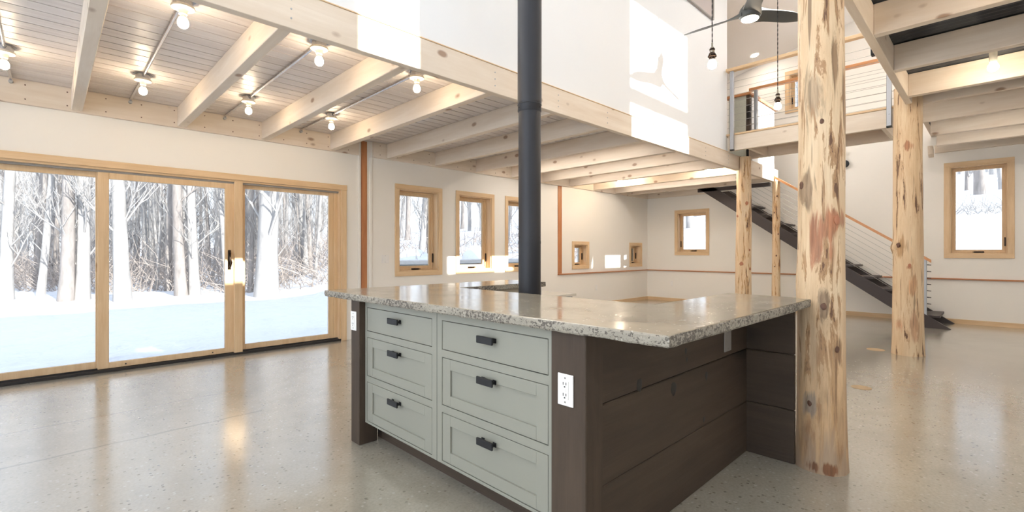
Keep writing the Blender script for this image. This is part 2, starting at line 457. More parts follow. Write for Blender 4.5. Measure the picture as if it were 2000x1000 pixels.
def wall_mesh(axis, a, b, u0, u1, z0, z1, holes):
    """wall slab between axis=a (inner) and axis=b, spanning u0..u1, z0..z1, rectangular holes (u0,u1,z0,z1)"""
    us = sorted({u0, u1, *[h[0] for h in holes], *[h[1] for h in holes]}); zs = sorted({z0, z1, *[h[2] for h in holes], *[h[3] for h in holes]})
    us = [u for u in us if u0 <= u <= u1]; zs = [z for z in zs if z0 <= z <= z1]
    def solid(i, j):
        if i < 0 or j < 0 or i >= len(us)-1 or j >= len(zs)-1: return False
        cu, cz = (us[i]+us[i+1])/2, (zs[j]+zs[j+1])/2
        return not any(h[0] < cu < h[1] and h[2] < cz < h[3] for h in holes)
    bm = B(); cache = {}
    def V(s, u, z):
        k = (s, u, z)
        if k not in cache: cache[k] = bm.verts.new((s, u, z) if axis == 'x' else (u, s, z))
        return cache[k]
    for i in range(len(us)-1):
        for j in range(len(zs)-1):
            if not solid(i, j): continue
            ua, ub, za, zb = us[i], us[i+1], zs[j], zs[j+1]
            for s in (a, b): bm.faces.new((V(s,ua,za), V(s,ub,za), V(s,ub,zb), V(s,ua,zb)))
            if not solid(i-1, j): bm.faces.new((V(a,ua,za), V(b,ua,za), V(b,ua,zb), V(a,ua,zb)))
            if not solid(i+1, j): bm.faces.new((V(a,ub,za), V(b,ub,za), V(b,ub,zb), V(a,ub,zb)))
            if not solid(i, j-1): bm.faces.new((V(a,ua,za), V(b,ua,za), V(b,ub,za), V(a,ub,za)))
            if not solid(i, j+1): bm.faces.new((V(a,ua,zb), V(b,ua,zb), V(b,ub,zb), V(a,ub,zb)))
    return bm

# ------------------------------------------------------------------ room shell
struct('floor', box(B(), XB-0.2, XF+0.25, YR-0.25, YL+0.25, -0.2, 0.0), M_FLOOR, 'polished concrete floor with exposed aggregate specks', 'floor')
DOOR = (-1.76, 2.76, 0.0, 1.99)
WIN_L = [(3.62, 4.31, 0.885, 2.085), (4.715, 5.405, 0.885, 2.085), (5.80, 6.49, 0.885, 2.085), (7.68, 8.115, 0.885, 1.32), (9.835, 10.255, 0.885, 1.32)]
struct('wall_left', wall_mesh('y', YL, YL+0.25, XB-0.2, XF+0.25, 0.0, 4.75, [DOOR]+WIN_L), M_WALL, 'warm white plaster wall holding the glass doors and the row of windows', 'wall')
WIN_F = [(4.575, 5.25, 1.165, 2.075), (-0.125, 0.535, 1.14, 2.56), (2.22, 2.90, 4.02, 4.71)]
struct('wall_far', wall_mesh('x', XF, XF+0.25, YR-0.25, YL+0.25, 0.0, 6.3, WIN_F), M_WALL, 'warm white end wall behind the staircase', 'wall')
SUNW = [(5.06, 6.50, 3.96, 4.72), (5.06, 6.50, 4.80, 5.90), (1.76, 2.235, 3.96, 5.90), (8.72, 8.90, 3.96, 5.90), (9.36, 10.22, 3.96, 5.90), (-3.0, 0.9, 4.52, 5.90)]  # last opening is an added unseen window, for more bounced sunlight
struct('wall_right', wall_mesh('y', YR, YR-0.25, XB-0.2, XF+0.25, 0.0, 6.3, SUNW), M_WALLC, 'white wall with high clerestory windows', 'wall')
struct('wall_back', wall_mesh('x', XB, XB-0.2, YR-0.25, YL+0.25, 0.0, 6.3, [(-0.7, 2.4, 0.1, 4.4), (2.6, 5.7, 0.1, 4.4)]), M_WALLC, 'white wall behind the viewer with tall glazing added for daylight', 'wall')
def ceil_z(y): return 5.05 + 0.22*(3.5-y)
bm = B(); prism(bm, [(YR-0.9, ceil_z(YR-0.9)), (YL+0.45, ceil_z(YL+0.45)), (YL+0.45, ceil_z(YL+0.45)+0.15), (YR-0.9, ceil_z(YR-0.9)+0.15)], 'x', XB-0.2, XF+0.25)
struct('ceiling', bm, M_CEIL, 'sloping white drywall ceiling high above the loft', 'ceiling')

# kitchen loft: planked underside, floor, white wall standing on the fascia
YF = 2.90
bm = B(); y = YF+0.10
while y < YL:
    box(bm, XB, 9.70, y, min(y+0.1255, YL), 2.69, 2.7065); y += 0.1365
struct('ceiling_loft_backing', box(B(), XB, 9.70, YF+0.06, YL, 2.7066, 2.712), plain('shadow_gap_board', (0.06, 0.045, 0.04), 0.9), 'dark backing standing in for shade in the gaps between the ceiling planks', 'ceiling')  # backing coloured dark so the plank gaps look shaded
struct('ceiling_loft', bm, M_PLANK, 'whitewashed tongue and groove plank ceiling under the kitchen loft', 'ceiling')
struct('wall_loft', box(B(), XB, 7.52, YF+0.02, YF+0.14, 2.722, 5.9), M_WALLC, 'cool white drywall above the loft fascia beam, catching sun patches', 'wall')

plain_nail = plain('rusty_nail', (0.16, 0.09, 0.06), 0.6)
# rim band on the left wall
bm = B(); box(bm, XB, 2.985, YL-0.04, YL, 2.475, 2.688)
struct('trim_1', bm, W['wash_x'], 'whitewashed rim board along the left wall over the glass doors', 'trim')
bm = B(); box(bm, 3.20, XF, YL-0.04, YL, 2.475, 2.688)
struct('trim_2', bm, W['wash_x'], 'whitewashed rim board along the left wall over the three windows', 'trim')
bm = B(); box(bm, XF-0.04, XF, 4.35, YL, 2.475, 2.688)
struct('trim_3', bm, W['wash_y'], 'whitewashed rim board on the end wall beside the stair head', 'trim')
for tn, xs_ in (('trim_1', [-0.42+0.2715*k for k in range(13)]), ('trim_2', [3.30+0.2715*k for k in range(13)])):
    for i_, x in enumerate(xs_):
        if abs((x-0.19) % 0.8145) < 0.07 or abs((x-0.19) % 0.8145) > 0.76: continue
        for z in (2.52, 2.645): obj('nail', lathe(B(), (x, YL-0.041, z), [(0.006, -0.001), (0.006, 0.002)], 8, 'y'), plain_nail, bpy.data.objects[tn])
# cedar posts let into the left wall
bm = B(); box(bm, 3.035, 3.12, YL-0.012, YL, 0.0, 2.68, 0.003)
tag(obj('cedar_post', bm, W['cedar_z']), 'red cedar upright set in the left wall beside the glass doors', 'post')
bm = B(); box(bm, 7.165, 7.28, YL-0.014, YL, 0.74, 2.47, 0.003)
tag(obj('cedar_post', bm, W['cedar_z']), 'short red cedar upright on the left wall ending on the thin ledge', 'post')
for k, x in enumerate((2.99, 3.155)):
    struct('trim_%d' % (4+k), box(B(), x, x+0.035, YL-0.018, YL, 0.0, 2.47, 0.003), M_WALL, ['white corner bead left of the cedar upright', 'white corner bead right of the cedar upright'][k], 'trim')
struct('trim_6', box(B(), 7.16, XF, YL-0.035, YL, 0.715, 0.738, 0.003), W['cedar_x'], 'thin cedar ledge along the left wall below the two small windows', 'trim')
struct('trim_7', box(B(), XF-0.035, XF, YR, YL, 0.715, 0.738, 0.003), W['cedar_y'], 'thin cedar ledge along the end wall', 'trim')
struct('baseboard_far', box(B(), XF-0.018, XF, YR, YL, 0.0, 0.075, 0.002), W['pine_y'], 'pine baseboard along the end wall', 'baseboard')
struct('baseboard_left', box(B(), 7.16, XF, YL-0.018, YL, 0.0, 0.075, 0.002), W['pine_x'], 'pine baseboard along the left wall beyond the windows', 'baseboard')

# ------------------------------------------------------------------ windows
def frame_ring(bm, axis, d0, d1, u0, u1, z0, z1, w, bev=0.002, wt=None):
    """rectangular ring of four boards; outer rect u0..u1,z0..z1, width w, depth d0..d1 along axis"""
    wt = wt or w
    def bx(a, b, c, d):
        if axis == 'y': box(bm, a, b, d0, d1, c, d, bev)
        else: box(bm, d0, d1, a, b, c, d, bev)
    bx(u0, u1, z1-wt, z1); bx(u0, u1, z0, z0+wt); bx(u0, u0+w, z0+wt, z1-wt); bx(u1-w, u1, z0+wt, z1-wt)
    return bm
def window(n, axis, pos, sgn, hole, label, cas=0.068, crank=True, latch=None, sash=0.05):
    """pos: inner wall face; sgn: +1 when outside lies at larger coordinate"""
    u0, u1, z0, z1 = hole
    c = ((u0+u1)/2, pos, z0) if axis == 'y' else (pos, (u0+u1)/2, z0)
    r = thing('window_%d' % n, c, label, 'window', None, 'structure')
    hv, vv = (W['pine_x'] if axis == 'y' else W['pine_y']), W['pine_z']
    def bxo(bm, a, b, d0, d1, c_, d_, bev=0.002):
        return box(bm, a, b, d0, d1, c_, d_, bev) if axis == 'y' else box(bm, d0, d1, a, b, c_, d_, bev)
    dd = lambda t: pos + sgn*t
    for nm, (a, b, c_, d_), m in (('head_casing', (u0-cas, u1+cas, z1, z1+cas), hv), ('sill_casing', (u0-cas, u1+cas, z0-cas, z0), hv),
                            ('side_casing', (u0-cas, u0, z0, z1), vv), ('side_casing', (u1, u1+cas, z0, z1), vv)):
        obj(nm, bxo(B(), a, b, dd(-0.018), dd(0.0), c_, d_), m, r)
    bm = B(); frame_ring(bm, axis, dd(0.001), dd(0.17), u0, u1, z0, z1, 0.014, 0)
    obj('jamb', bm, vv, r)
    bm = B(); frame_ring(bm, axis, dd(0.115), dd(0.165), u0+0.014, u1-0.014, z0+0.014, z1-0.014, 0.022)
    obj('stop', bm, vv, r)
    bm = B(); frame_ring(bm, axis, dd(0.135), dd(0.175), u0+0.030, u1-0.030, z0+0.030, z1-0.030, sash)
    obj('sash', bm, vv, r)
    q = 0.03+sash-0.004
    obj('glass_pane', bxo(B(), u0+q, u1-q, dd(0.150), dd(0.158), z0+q, z1-q, 0), M_GLASS, r)
    if crank:
        uc = (u0+u1)/2
        bm = B(); bxo(bm, uc-0.07, uc+0.05, dd(0.075), dd(0.115), z0+0.016, z0+0.040, 0.006); bxo(bm, uc-0.02, uc+0.065, dd(0.06), dd(0.078), z0+0.022, z0+0.034, 0.003)
        obj('crank_handle', bm, M_BRONZE, r)
    if latch is not None:
        uu = u1-0.03 if latch > 0 else u0+0.03
        bm = B(); bxo(bm, uu-0.008, uu+0.008, dd(0.095), dd(0.118), z0+0.12, z0+0.26, 0.003)
        obj('latch', bm, M_BRONZE, r)
    return r
lab = ['pine casement window in the left wall nearest the glass doors', 'pine casement window in the left wall, middle one of the three tall', 'pine casement window in the left wall half hidden by the black flue',
       'small square pine window low in the left wall, nearer one', 'small square pine window low in the left wall beside the room corner']
for i, h in enumerate(WIN_L): window(i+1, 'y', YL, 1, h, lab[i], 0.068, True, 1, 0.045 if i < 3 else 0.035)
lab = ['pine window in the end wall left of the staircase', 'large pine casement window in the end wall at the far right', 'upstairs pine window in the end wall seen behind the walkway cables']
for i, h in enumerate(WIN_F): window(i+6, 'x', XF, 1, h, lab[i], 0.072, i < 2, -1 if i == 1 else 1, 0.035)
for i, h in enumerate(SUNW):
    r = thing('window_%d' % (9+i), ((h[0]+h[1])/2, YR, h[2]), 'high clerestory window in the right wall', 'window', 'clerestory windows outside the view', 'structure')
    obj('glass_pane', box(B(), h[0], h[1], YR-0.13, YR-0.12, h[2], h[3]), M_CLEAR, r)
for i, (a, b) in enumerate(((-0.7, 2.4), (2.6, 5.7))):  # unseen glazing added to bring soft daylight in from behind
    r = thing('window_%d' % (15+i), (XB, (a+b)/2, 0.1), 'added tall glazing behind the viewer for daylight', 'window', 'added tall glazing behind the viewer for daylight', 'structure')
    obj('frame', frame_ring(B(), 'x', XB-0.12, XB-0.06, a, b, 0.1, 4.4, 0.06), W['pine_z'], r)
    obj('glass_pane', box(B(), XB-0.10, XB-0.09, a+0.06, b-0.06, 0.16, 4.34), M_CLEAR, r)

# ------------------------------------------------------------------ sliding glass door
d = thing('door_1', (0.9, YL, 0.0), 'three panel sliding glass door in pine frames onto the snow', 'door', None, 'structure')
bm = B(); box(bm, -1.83, 2.83, YL-0.02, YL, 1.985, 2.052, 0.002); obj('head_casing', bm, W['pine_x'], d)
bm = B(); box(bm, 2.755, 2.825, YL-0.02, YL, 0.0, 1.985, 0.002); obj('side_casing', bm, W['pine_z'], d)
bm = B(); box(bm, -1.83, -1.76, YL-0.02, YL, 0.0, 1.985, 0.002); obj('side_casing', bm, W['pine_z'], d)
bm = B(); box(bm, 2.735, 2.76, YL+0.0, YL+0.2, 0.0, 1.985, 0.001); box(bm, 2.69, 2.735, YL+0.06, YL+0.2, 0.0, 1.96, 0.001); box(bm, -1.76, -1.735, YL, YL+0.2, 0.0, 1.985, 0.001)
obj('side_jamb', bm, W['pine_z'], d)
bm = B(); box(bm, -1.76, 2.735, YL, YL+0.2, 1.965, 1.99, 0.001); obj('head_jamb', bm, W['pine_x'], d)
bm = B(); box(bm, -1.735, 2.735, YL+0.03, YL+0.055, 1.945, 1.966, 0.001); obj('head_track', bm, M_TRACK, d)
bm = B(); box(bm, -1.76, 2.76, YL-0.005, YL+0.2, 0.0, 0.026, 0.002); box(bm, -1.735, 2.735, YL+0.05, YL+0.06, 0.02, 0.04, 0.001)
obj('sill', bm, M_SILL, d)
def door_panel(x0, x1, y0, y1, sl, sr, zb, zt):
    p = obj('door_panel', box(box(box(box(B(), x0, x0+sl, y0, y1, 0.03, 1.95, 0.003), x1-sr, x1, y0, y1, 0.03, 1.95, 0.003), x0+sl, x1-sr, y0, y1, 0.03, zb, 0.002), x0+sl, x1-sr, y0, y1, zt, 1.95, 0.002), W['pine_z'], d)
    obj('glass_pane', box(B(), x0+sl-0.004, x1-sr+0.004, (y0+y1)/2-0.003, (y0+y1)/2+0.003, zb-0.004, zt+0.004), M_GLASS, p)
    return p
door_panel(-1.73, -0.70, YL+0.075, YL+0.115, 0.085, 0.085, 0.10, 1.895)
door_panel(-0.72, 0.345, YL+0.075, YL+0.115, 0.085, 0.02, 0.10, 1.895)
p2 = door_panel(0.338, 1.512, YL+0.035, YL+0.073, 0.085, 0.092, 0.085, 1.885)
door_panel(1.585, 2.69, YL+0.075, YL+0.115, 0.05, 0.065, 0.095, 1.905)
bm = B(); box(bm, 1.508, 1.592, YL+0.0, YL+0.15, 0.0, 1.97, 0.003); obj('mullion', bm, W['pine_z'], d)
bm = B(); hx, hy = 1.463, YL+0.035
box(bm, hx-0.016, hx+0.016, hy-0.008, hy, 0.97, 1.19, 0.004, 2)
tube(bm, [(hx, hy-0.006, 1.16), (hx, hy-0.035, 1.145), (hx-0.006, hy-0.05, 1.10), (hx+0.008, hy-0.05, 1.05), (hx+0.004, hy-0.035, 1.01), (hx, hy-0.006, 0.99)], [0.008, 0.009, 0.011, 0.012, 0.010, 0.008], 10)
obj('handle', bm, M_BRONZE, p2, True)
for x in (0.55, 1.30): obj('screw_plug', lathe(B(), (x, YL+0.033, 0.055), [(0.007, -0.003), (0.007, 0.003)], 10, 'y'), M_SLOT, p2)

# ------------------------------------------------------------------ loft fascia and beams
bm = B(); box(bm, XB, 7.96, YF, YF+0.06, 2.485, 2.714, 0.003)
fb = tag(obj('fascia_beam', bm, W['wash_x']), 'long whitewashed fascia beam carrying the white loft wall', 'beam')
for x in (1.02, 1.83, 2.64, 3.45, 4.26, 5.08, 5.89, 6.70, 7.52):
    for z in (2.545, 2.60, 2.655): obj('screw', lathe(B(), (x, YF-0.001, z), [(0.0055, -0.002), (0.0055, 0.002)], 8, 'y'), M_GALV, fb)
bm = B(); box(bm, XB, 7.52, YF-0.004, YF+0.05, 2.714, 2.722, 0.001)
struct('trim_8', bm, W['pine_x'], 'thin wooden strip between fascia beam and white loft wall', 'trim')
bm = B(); box(bm, 7.99, 9.92, YF+0.0, YF+0.06, 2.485, 2.722, 0.003)
tag(obj('fascia_beam', bm, W['wash_x']), 'sunlit whitewashed rim beam of the loft behind the thick log post', 'beam')

nm_beam = ['nearest whitewashed loft beam at the top left of the photo', 'second whitewashed loft beam from the left, between two conduit runs', 'third whitewashed loft beam from the left',
           'fourth whitewashed loft beam from the left, ending near the cedar upright', 'fifth whitewashed loft beam from the left, over the first window', 'sixth whitewashed loft beam from the left, over the second window',
           'seventh whitewashed loft beam from the left, left of the black flue', 'eighth whitewashed loft beam from the left, passing behind the flue', 'ninth whitewashed loft beam from the left, right of the flue',
           'tenth whitewashed loft beam, just left of the two far bulbs', 'eleventh whitewashed loft beam, lit warm by the two far bulbs', 'twelfth whitewashed loft beam, next to last before the end wall', 'last whitewashed loft beam before the end wall']
bx0 = [0.15+0.8145*k for k in range(12)]
def mk_beam(x, y0=YF+0.06, y1=YL-0.04, z0=2.487, z1=2.69):
    return box(B(), x, x+0.078, y0, y1, z0, z1, 0.004)
bo = None
for k, x in enumerate(bx0 + [9.62]):
    if bo is None:
        bo = tag(obj('ceiling_beam', mk_beam(x), W['wash_y']), nm_beam[0], 'beam', 'whitewashed beams under the kitchen loft')
    elif x < 9.6:
        if x > 9.0 : dup(bo, (9.115-0.15-0.0, 0, 0), nm_beam[k])
        else: dup(bo, (x-0.15, 0, 0), nm_beam[k])
    else:
        dup(bo, (9.60-0.15, 0, 0), nm_beam[12])

# ------------------------------------------------------------------ bulbs on conduit
def make_lamp(x, y, label):
    t = thing('ceiling_lamp', (x, y, 2.69), label, 'ceiling light', 'bare bulb lamps under the kitchen loft')
    bm = B(); lathe(bm, (x, y, 2.69), [(0.066, 0.0), (0.068, -0.004), (0.066, -0.006), (0.052, -0.006), (0.052, -0.040), (0.056, -0.040), (0.056, -0.044)], 8)
    bx = obj('junction_box', bm, M_GALV, t)
    bm = B(); lathe(bm, (x, y, 2.69), [(0.030, -0.044), (0.060, -0.044), (0.063, -0.050), (0.060, -0.058), (0.030, -0.064), (0.024, -0.072), (0.022, -0.092), (0.018, -0.095)], 24)
    obj('lampholder', bm, M_PORC, t, True)
    bm = B(); lathe(bm, (x, y, 2.69), [(0.013, -0.090), (0.014, -0.104), (0.018, -0.112)], 20)
    obj('bulb_base', bm, M_WHITE, t, True)
    bm = B(); lathe(bm, (x, y, 2.69), [(0.018, -0.112), (0.025, -0.124), (0.0295, -0.137), (0.030, -0.148), (0.027, -0.160), (0.019, -0.170), (0.008, -0.1755), (0.0001, -0.176)], 20)
    obj('bulb', bm, M_BULB, t, True)
    return t
lx = [-0.235, 0.578, 1.397, 2.222]
pos = [(x, y) for x in lx for y in (5.11, 3.42)]
lamp_lab = ['bare bulb lamp at the left edge of the photo, wall side', None,
   'bare bulb lamp on the second conduit, wall side', 'bare bulb lamp on the second conduit, largest and highest in the photo',
   'bare bulb lamp on the third conduit, wall side', 'bare bulb lamp on the third conduit, fascia side',
   'bare bulb lamp on the fourth conduit, wall side', 'bare bulb lamp on the fourth conduit, fascia side']
l0 = make_lamp(*pos[0], lamp_lab[0])
for (x, y), lb in list(zip(pos, lamp_lab))[1:]:
    if lb: dup(l0, (x-pos[0][0], y-pos[0][1], 0), lb)
cl = ['steel conduit run at the left edge of the photo', 'steel conduit run left of the second beam', 'steel conduit run between second and third beam', 'steel conduit run between third and fourth beam']
for k, x in enumerate(lx):
    t = thing('conduit', (x, 5.11, 2.66), cl[k], 'conduit', 'steel conduits under the loft ceiling')
    z = 2.672
    obj('pipe', tube(B(), [(x, 3.472, z), (x, 3.53, z), (x, 3.56, z+0.003), (x, 5.0, z+0.003), (x, 5.03, z), (x, 5.058, z)], 0.011, 12), M_EMT, t, True)
    obj('pipe', tube(B(), [(x, 5.162, z), (x, 5.20, z), (x, 5.95, z+0.003), (x, 5.99, z-0.012), (x, 6.0, z-0.03)], 0.011, 12), M_EMT, t, True)
    for yy in (3.478, 5.052, 5.168): obj('connector', lathe(B(), (x, yy, z), [(0.015, -0.012), (0.015, 0.012)], 12, 'y'), M_GALV, t, True)
    obj('connector', lathe(B(), (x, 5.985, z-0.02), [(0.015, -0.015), (0.016, 0.015)], 12, 'y'), M_GALV, t, True)
# far bulbs in the last bays
def far_lamp(x, y, label, z=2.69, rr=1.0):
    t = thing('ceiling_lamp', (x, y, z), label, 'ceiling light')
    obj('lampholder', lathe(B(), (x, y, z), [(0.055*rr, 0), (0.057*rr, -0.02), (0.025*rr, -0.03), (0.022*rr, -0.06)], 20), M_PORC, t, True)
    obj('bulb', lathe(B(), (x, y, z), [(0.02*rr, -0.06), (0.045*rr, -0.10), (0.048*rr, -0.125), (0.040*rr, -0.15), (0.015*rr, -0.17), (0.0001, -0.172)], 20), M_FLOOD, t, True)
    return t
far_lamp(7.99, 5.15, 'small lit bulb under the far loft beams, left of the pair', 2.665)
far_lamp(7.99, 3.42, 'small lit bulb under the far loft beams, nearer the log post', 2.665)

M_FILL_STRIP = m_emit('fill_strip_lens', (1.0, 0.92, 0.83), 9)
def strip(x, y0, y1, z, label, group):  # strips added out of sight between beams, to brighten the far room
    t = thing('fill_strip_light', (x, (y0+y1)/2, z), label, 'ceiling light', group)
    obj('housing', box(B(), x-0.05, x+0.05, y0-0.02, y1+0.02, z-0.02, z, 0.002), M_WHITE, t)
    obj('lens', box(B(), x-0.035, x+0.035, y0, y1, z-0.027, z-0.0201), M_FILL_STRIP, t)
for x in (5.53, 6.34, 7.16): strip(x, 3.3, 5.7, 2.689, 'added fill strip light tucked between beams of the kitchen loft', 'added fill strip lights between the kitchen loft beams')
strip(8.80, 3.3, 5.7, 2.689, 'added fill strip light tucked between beams of the kitchen loft', 'added fill strip lights between the kitchen loft beams')
for x in (7.65, 8.47, 9.38): strip(x, -0.8, 0.5, 3.05, 'added fill strip light tucked between the right loft beams', 'added fill strip lights between the right loft beams')
# ------------------------------------------------------------------ walkway bridge
t = thing('walkway', (7.9, 0.9, 2.71), 'whitewashed timber walkway bridging between the two lofts', 'walkway')
obj('rim_beam', box(B(), 7.50, 7.56, -0.998, YF-0.005, 2.725, 2.955, 0.003), W['wash_y'], t)
obj('rim_beam', box(B(), 8.37, 8.43, 0.80, YF-0.005, 2.725, 2.94, 0.003), W['wash_y'], t)
obj('deck', box(B(), 7.49, 8.66, 0.80, YF+0.05, 2.957, 2.985, 0.003), W['pine_y'], t)
for y in (2.60, 1.72, 0.98): obj('joist', box(B(), 7.562, 8.368, y, y+0.05, 2.735, 2.94, 0.003), W['wash_x'], t)

def cable_rail(name, label, x, y0, y1, zt, posts, wood_m, zc0=3.06, n=8, rail_w=0.045, postbot=2.72, rb=None, dz=0.1):
    r = thing(name, (x, (y0+y1)/2, postbot), label, 'railing')
    obj('handrail', box(B(), x-rail_w, x+rail_w, y0, y1, zt-0.045, zt, 0.004), wood_m, r)
    for y in posts:
        p = obj('post', box(B(), x-0.025, x+0.025, y-0.025, y+0.025, postbot, zt-0.045, 0.004), M_GALV, r)
        for z in (postbot+0.05, postbot+0.16): obj('bolt', lathe(B(), (x-0.027, y, z), [(0.009, -0.006), (0.009, 0.004)], 6, 'x'), M_GALV, p)
        obj('foot_cap', box(B(), x-0.026, x+0.026, y-0.026, y+0.026, postbot-0.006, postbot+0.012), M_SLOT, p)
    for k in range(n):
        z = zc0+dz*k
        obj('cable', tube(B(), [(x, y0+0.01, z), (x, y1-0.01, z)], 0.0028, 6), M_STEEL, r)
    return r
cable_rail('cable_railing', 'near walkway railing with pine handrail, galvanised posts and steel cables', 7.455, 0.80, YF-0.002, 3.965, (2.82, 0.93), W['pine_y'])
cable_rail('cable_railing', 'far walkway railing with orange fir handrail behind the near one', 8.60, 0.80, 2.96, 3.965, (2.86, 0.95), W['orange_y'], postbot=2.985)

# half wall round the stairwell on the loft
t = thing('half_wall', (9.2, 3.0, 2.72), 'low stairwell wall with orange cap behind the walkway post', 'half wall')
obj('panel', box(B(), 8.60, 8.66, 3.02, 3.31, 2.72, 3.87, 0.003), M_TPANEL, t)
obj('side_panel', box(B(), 8.74, 9.93, 2.965, 3.0, 2.72, 3.86, 0.003), M_WALLC, t)
obj('corner_post', box(B(), 8.60, 8.68, 2.96, 3.015, 2.72, 3.87, 0.003), W['dark_z'], t)
obj('cap', box(box(B(), 8.56, 8.70, 2.93, 3.36, 3.87, 3.91, 0.003), 8.70, 10.0, 2.93, 3.03, 3.87, 3.91, 0.003), W['orange_x'], t)
struct('wall_loft_inner', box(B(), 9.0, XF, 4.6, 4.7, 2.72, 4.9), M_WALL, 'warm white upstairs wall deep in the loft', 'wall')
struct('floor_loft', box(B(), XB, 9.68, YF+0.07, YL, 2.7125, 2.7165), W['wash_x'], 'loft floor above the planked kitchen ceiling', 'floor')
r = thing('cable_railing', (9.75, 3.6, 2.72), 'short cable railing on the loft above the stair head', 'railing')
for k in range(7):
    z = 2.80+0.1*k
    obj('cable', tube(B(), [(8.56, 3.36, z), (8.56, 4.4, z)], 0.0028, 6), M_STEEL, r)
obj('post', box(B(), 8.535, 8.585, 4.38, 4.43, 2.72, 3.6, 0.003), W['dark_z'], r)
obj('handrail', box(B(), 8.52, 8.60, 3.37, 4.45, 3.6, 3.64, 0.003), W['orange_y'], r)

# ------------------------------------------------------------------ screen panel high on the loft wall
t = thing('wall_screen', (5.5, YF+0.02, 4.58), 'pale framed woven screen panel high on the white loft wall', 'panel')
x0, x1, z0, z1 = 4.2, 6.97, 4.565, 5.02
obj('frame', frame_ring(B(), 'y', YF-0.012, YF+0.02, x0, x1, z0, z1, 0.022), M_TRACK, t)
obj('screen', box(B(), x0+0.02, x1-0.02, YF+0.004, YF+0.018, z0+0.02, z1-0.02), M_SCREEN, t)

# ------------------------------------------------------------------ right loft
bm = B(); box(bm, 3.02, 6.84, 0.652, 0.712, 2.815, 3.05, 0.004)
tag(obj('girder', bm, W['wash_x']), 'whitewashed girder running between the two big log posts', 'beam')
rb = ['nearest whitewashed beam of the right loft, cut by the photo top', 'whitewashed right loft beam with a large pale knot, second in row', 'third whitewashed right loft beam, in front of the lit bulb',
      'whitewashed right loft beam, fifth, beyond the walkway rim', 'whitewashed right loft beam, sixth from the viewer', 'last whitewashed right loft beam before the end wall']
g0 = None
for k, (x, z0) in enumerate(((3.48, 2.817), (4.475, 2.817), (5.49, 2.817), (6.50, 2.817), (7.93, 2.817), (8.93, 2.817), (9.85, 2.817))):
    lb = (['whitewashed right loft beam above the photo edge'] + rb)[k]
    if g0 is None: g0 = tag(obj('loft_beam', box(B(), x, x+0.08, YR, 0.652, z0, 3.05, 0.004), W['wash_y']), lb, 'beam', 'whitewashed beams under the right loft')
    else: dup(g0, (x-3.48, 0, 0), lb)
bm = B(); box(bm, 7.10, 7.17, YR, 0.60, 2.86, 3.05, 0.004)
tag(obj('loft_beam', bm, W['wash_y']), 'whitewashed beam stacked over the walkway rim right of the log post', 'beam')
t = thing('ceiling_lamp', (3.95, -0.62, 3.05), 'added fill bulb on the right loft ceiling beside the viewer, out of view', 'ceiling light')  # unseen bulb added to light the near faces of the right loft beams
obj('lampholder', lathe(B(), (3.95, -0.62, 3.05), [(0.058, 0), (0.055, -0.03), (0.030, -0.04), (0.026, -0.14), (0.02, -0.145)], 24), M_PORC, t, True)
obj('bulb', lathe(B(), (3.95, -0.62, 3.05), [(0.020, -0.145), (0.045, -0.17), (0.055, -0.20), (0.045, -0.235), (0.02, -0.25), (0.0001, -0.253)], 20), M_FLOOD, t, True)
# corrugated deck
bm = B(); nx = int((XF-3.0)/0.0125); row0 = []; row1 = []
for i in range(nx+1):
    x = 3.0 + i*0.0125; z = 3.062 + 0.009*math.sin(2*math.pi*x/0.075)
    row0.append(bm.verts.new((x, YR, z))); row1.append(bm.verts.new((x, 0.69, z)))
for i in range(nx): bm.faces.new((row0[i], row0[i+1], row1[i+1], row1[i]))
ext = bmesh.ops.extrude_face_region(bm, geom=bm.faces[:])
bmesh.ops.translate(bm, verts=[v for v in ext['geom'] if isinstance(v, bmesh.types.BMVert)], vec=(0, 0, 0.02))
struct('ceiling_right', bm, M_DECK, 'dark corrugated steel ceiling between the right loft beams', 'ceiling', None, True)
struct('floor_right_loft', box(B(), 3.0, XF, YR, 0.765, 3.10, 3.13), W['wash_x'], 'floor of the right loft', 'floor')
bm = B(); box(bm, XF-0.05, XF, YR, 0.72, 2.815, 2.945, 0.003)
struct('trim_9', bm, W['wash_y'], 'pale ledger board on the end wall over the large right window', 'trim')
bm = B(); prism(bm, [(9.92, 2.84), (9.99, 2.72), (10.10, 2.68), (10.16, 2.70), (10.16, 2.80), (10.02, 2.84)], 'y', 0.70, 0.76)
t = tag(obj('wood_bracket', bm, W['wash_x']), 'short whitewashed bracket under the right loft beam end', 'bracket')
# conduit and bulb in the right loft
t = thing('ceiling_lamp', (6.12, 0.02, 3.05), 'lit bulb between the second and third right loft beams', 'ceiling light')
bz = 3.05
obj('junction_box', lathe(B(), (6.12, 0.02, bz), [(0.055, 0.0), (0.055, -0.04)], 8), M_WHITE, t)
obj('lampholder', lathe(B(), (6.12, 0.02, bz), [(0.058, -0.04), (0.055, -0.055), (0.030, -0.06), (0.026, -0.16), (0.02, -0.165)], 24), M_PORC, t, True)
obj('bulb', lathe(B(), (6.12, 0.02, bz), [(0.020, -0.165), (0.035, -0.19), (0.040, -0.205), (0.036, -0.225), (0.02, -0.24), (0.0001, -0.243)], 20), M_FLOOD, t, True)

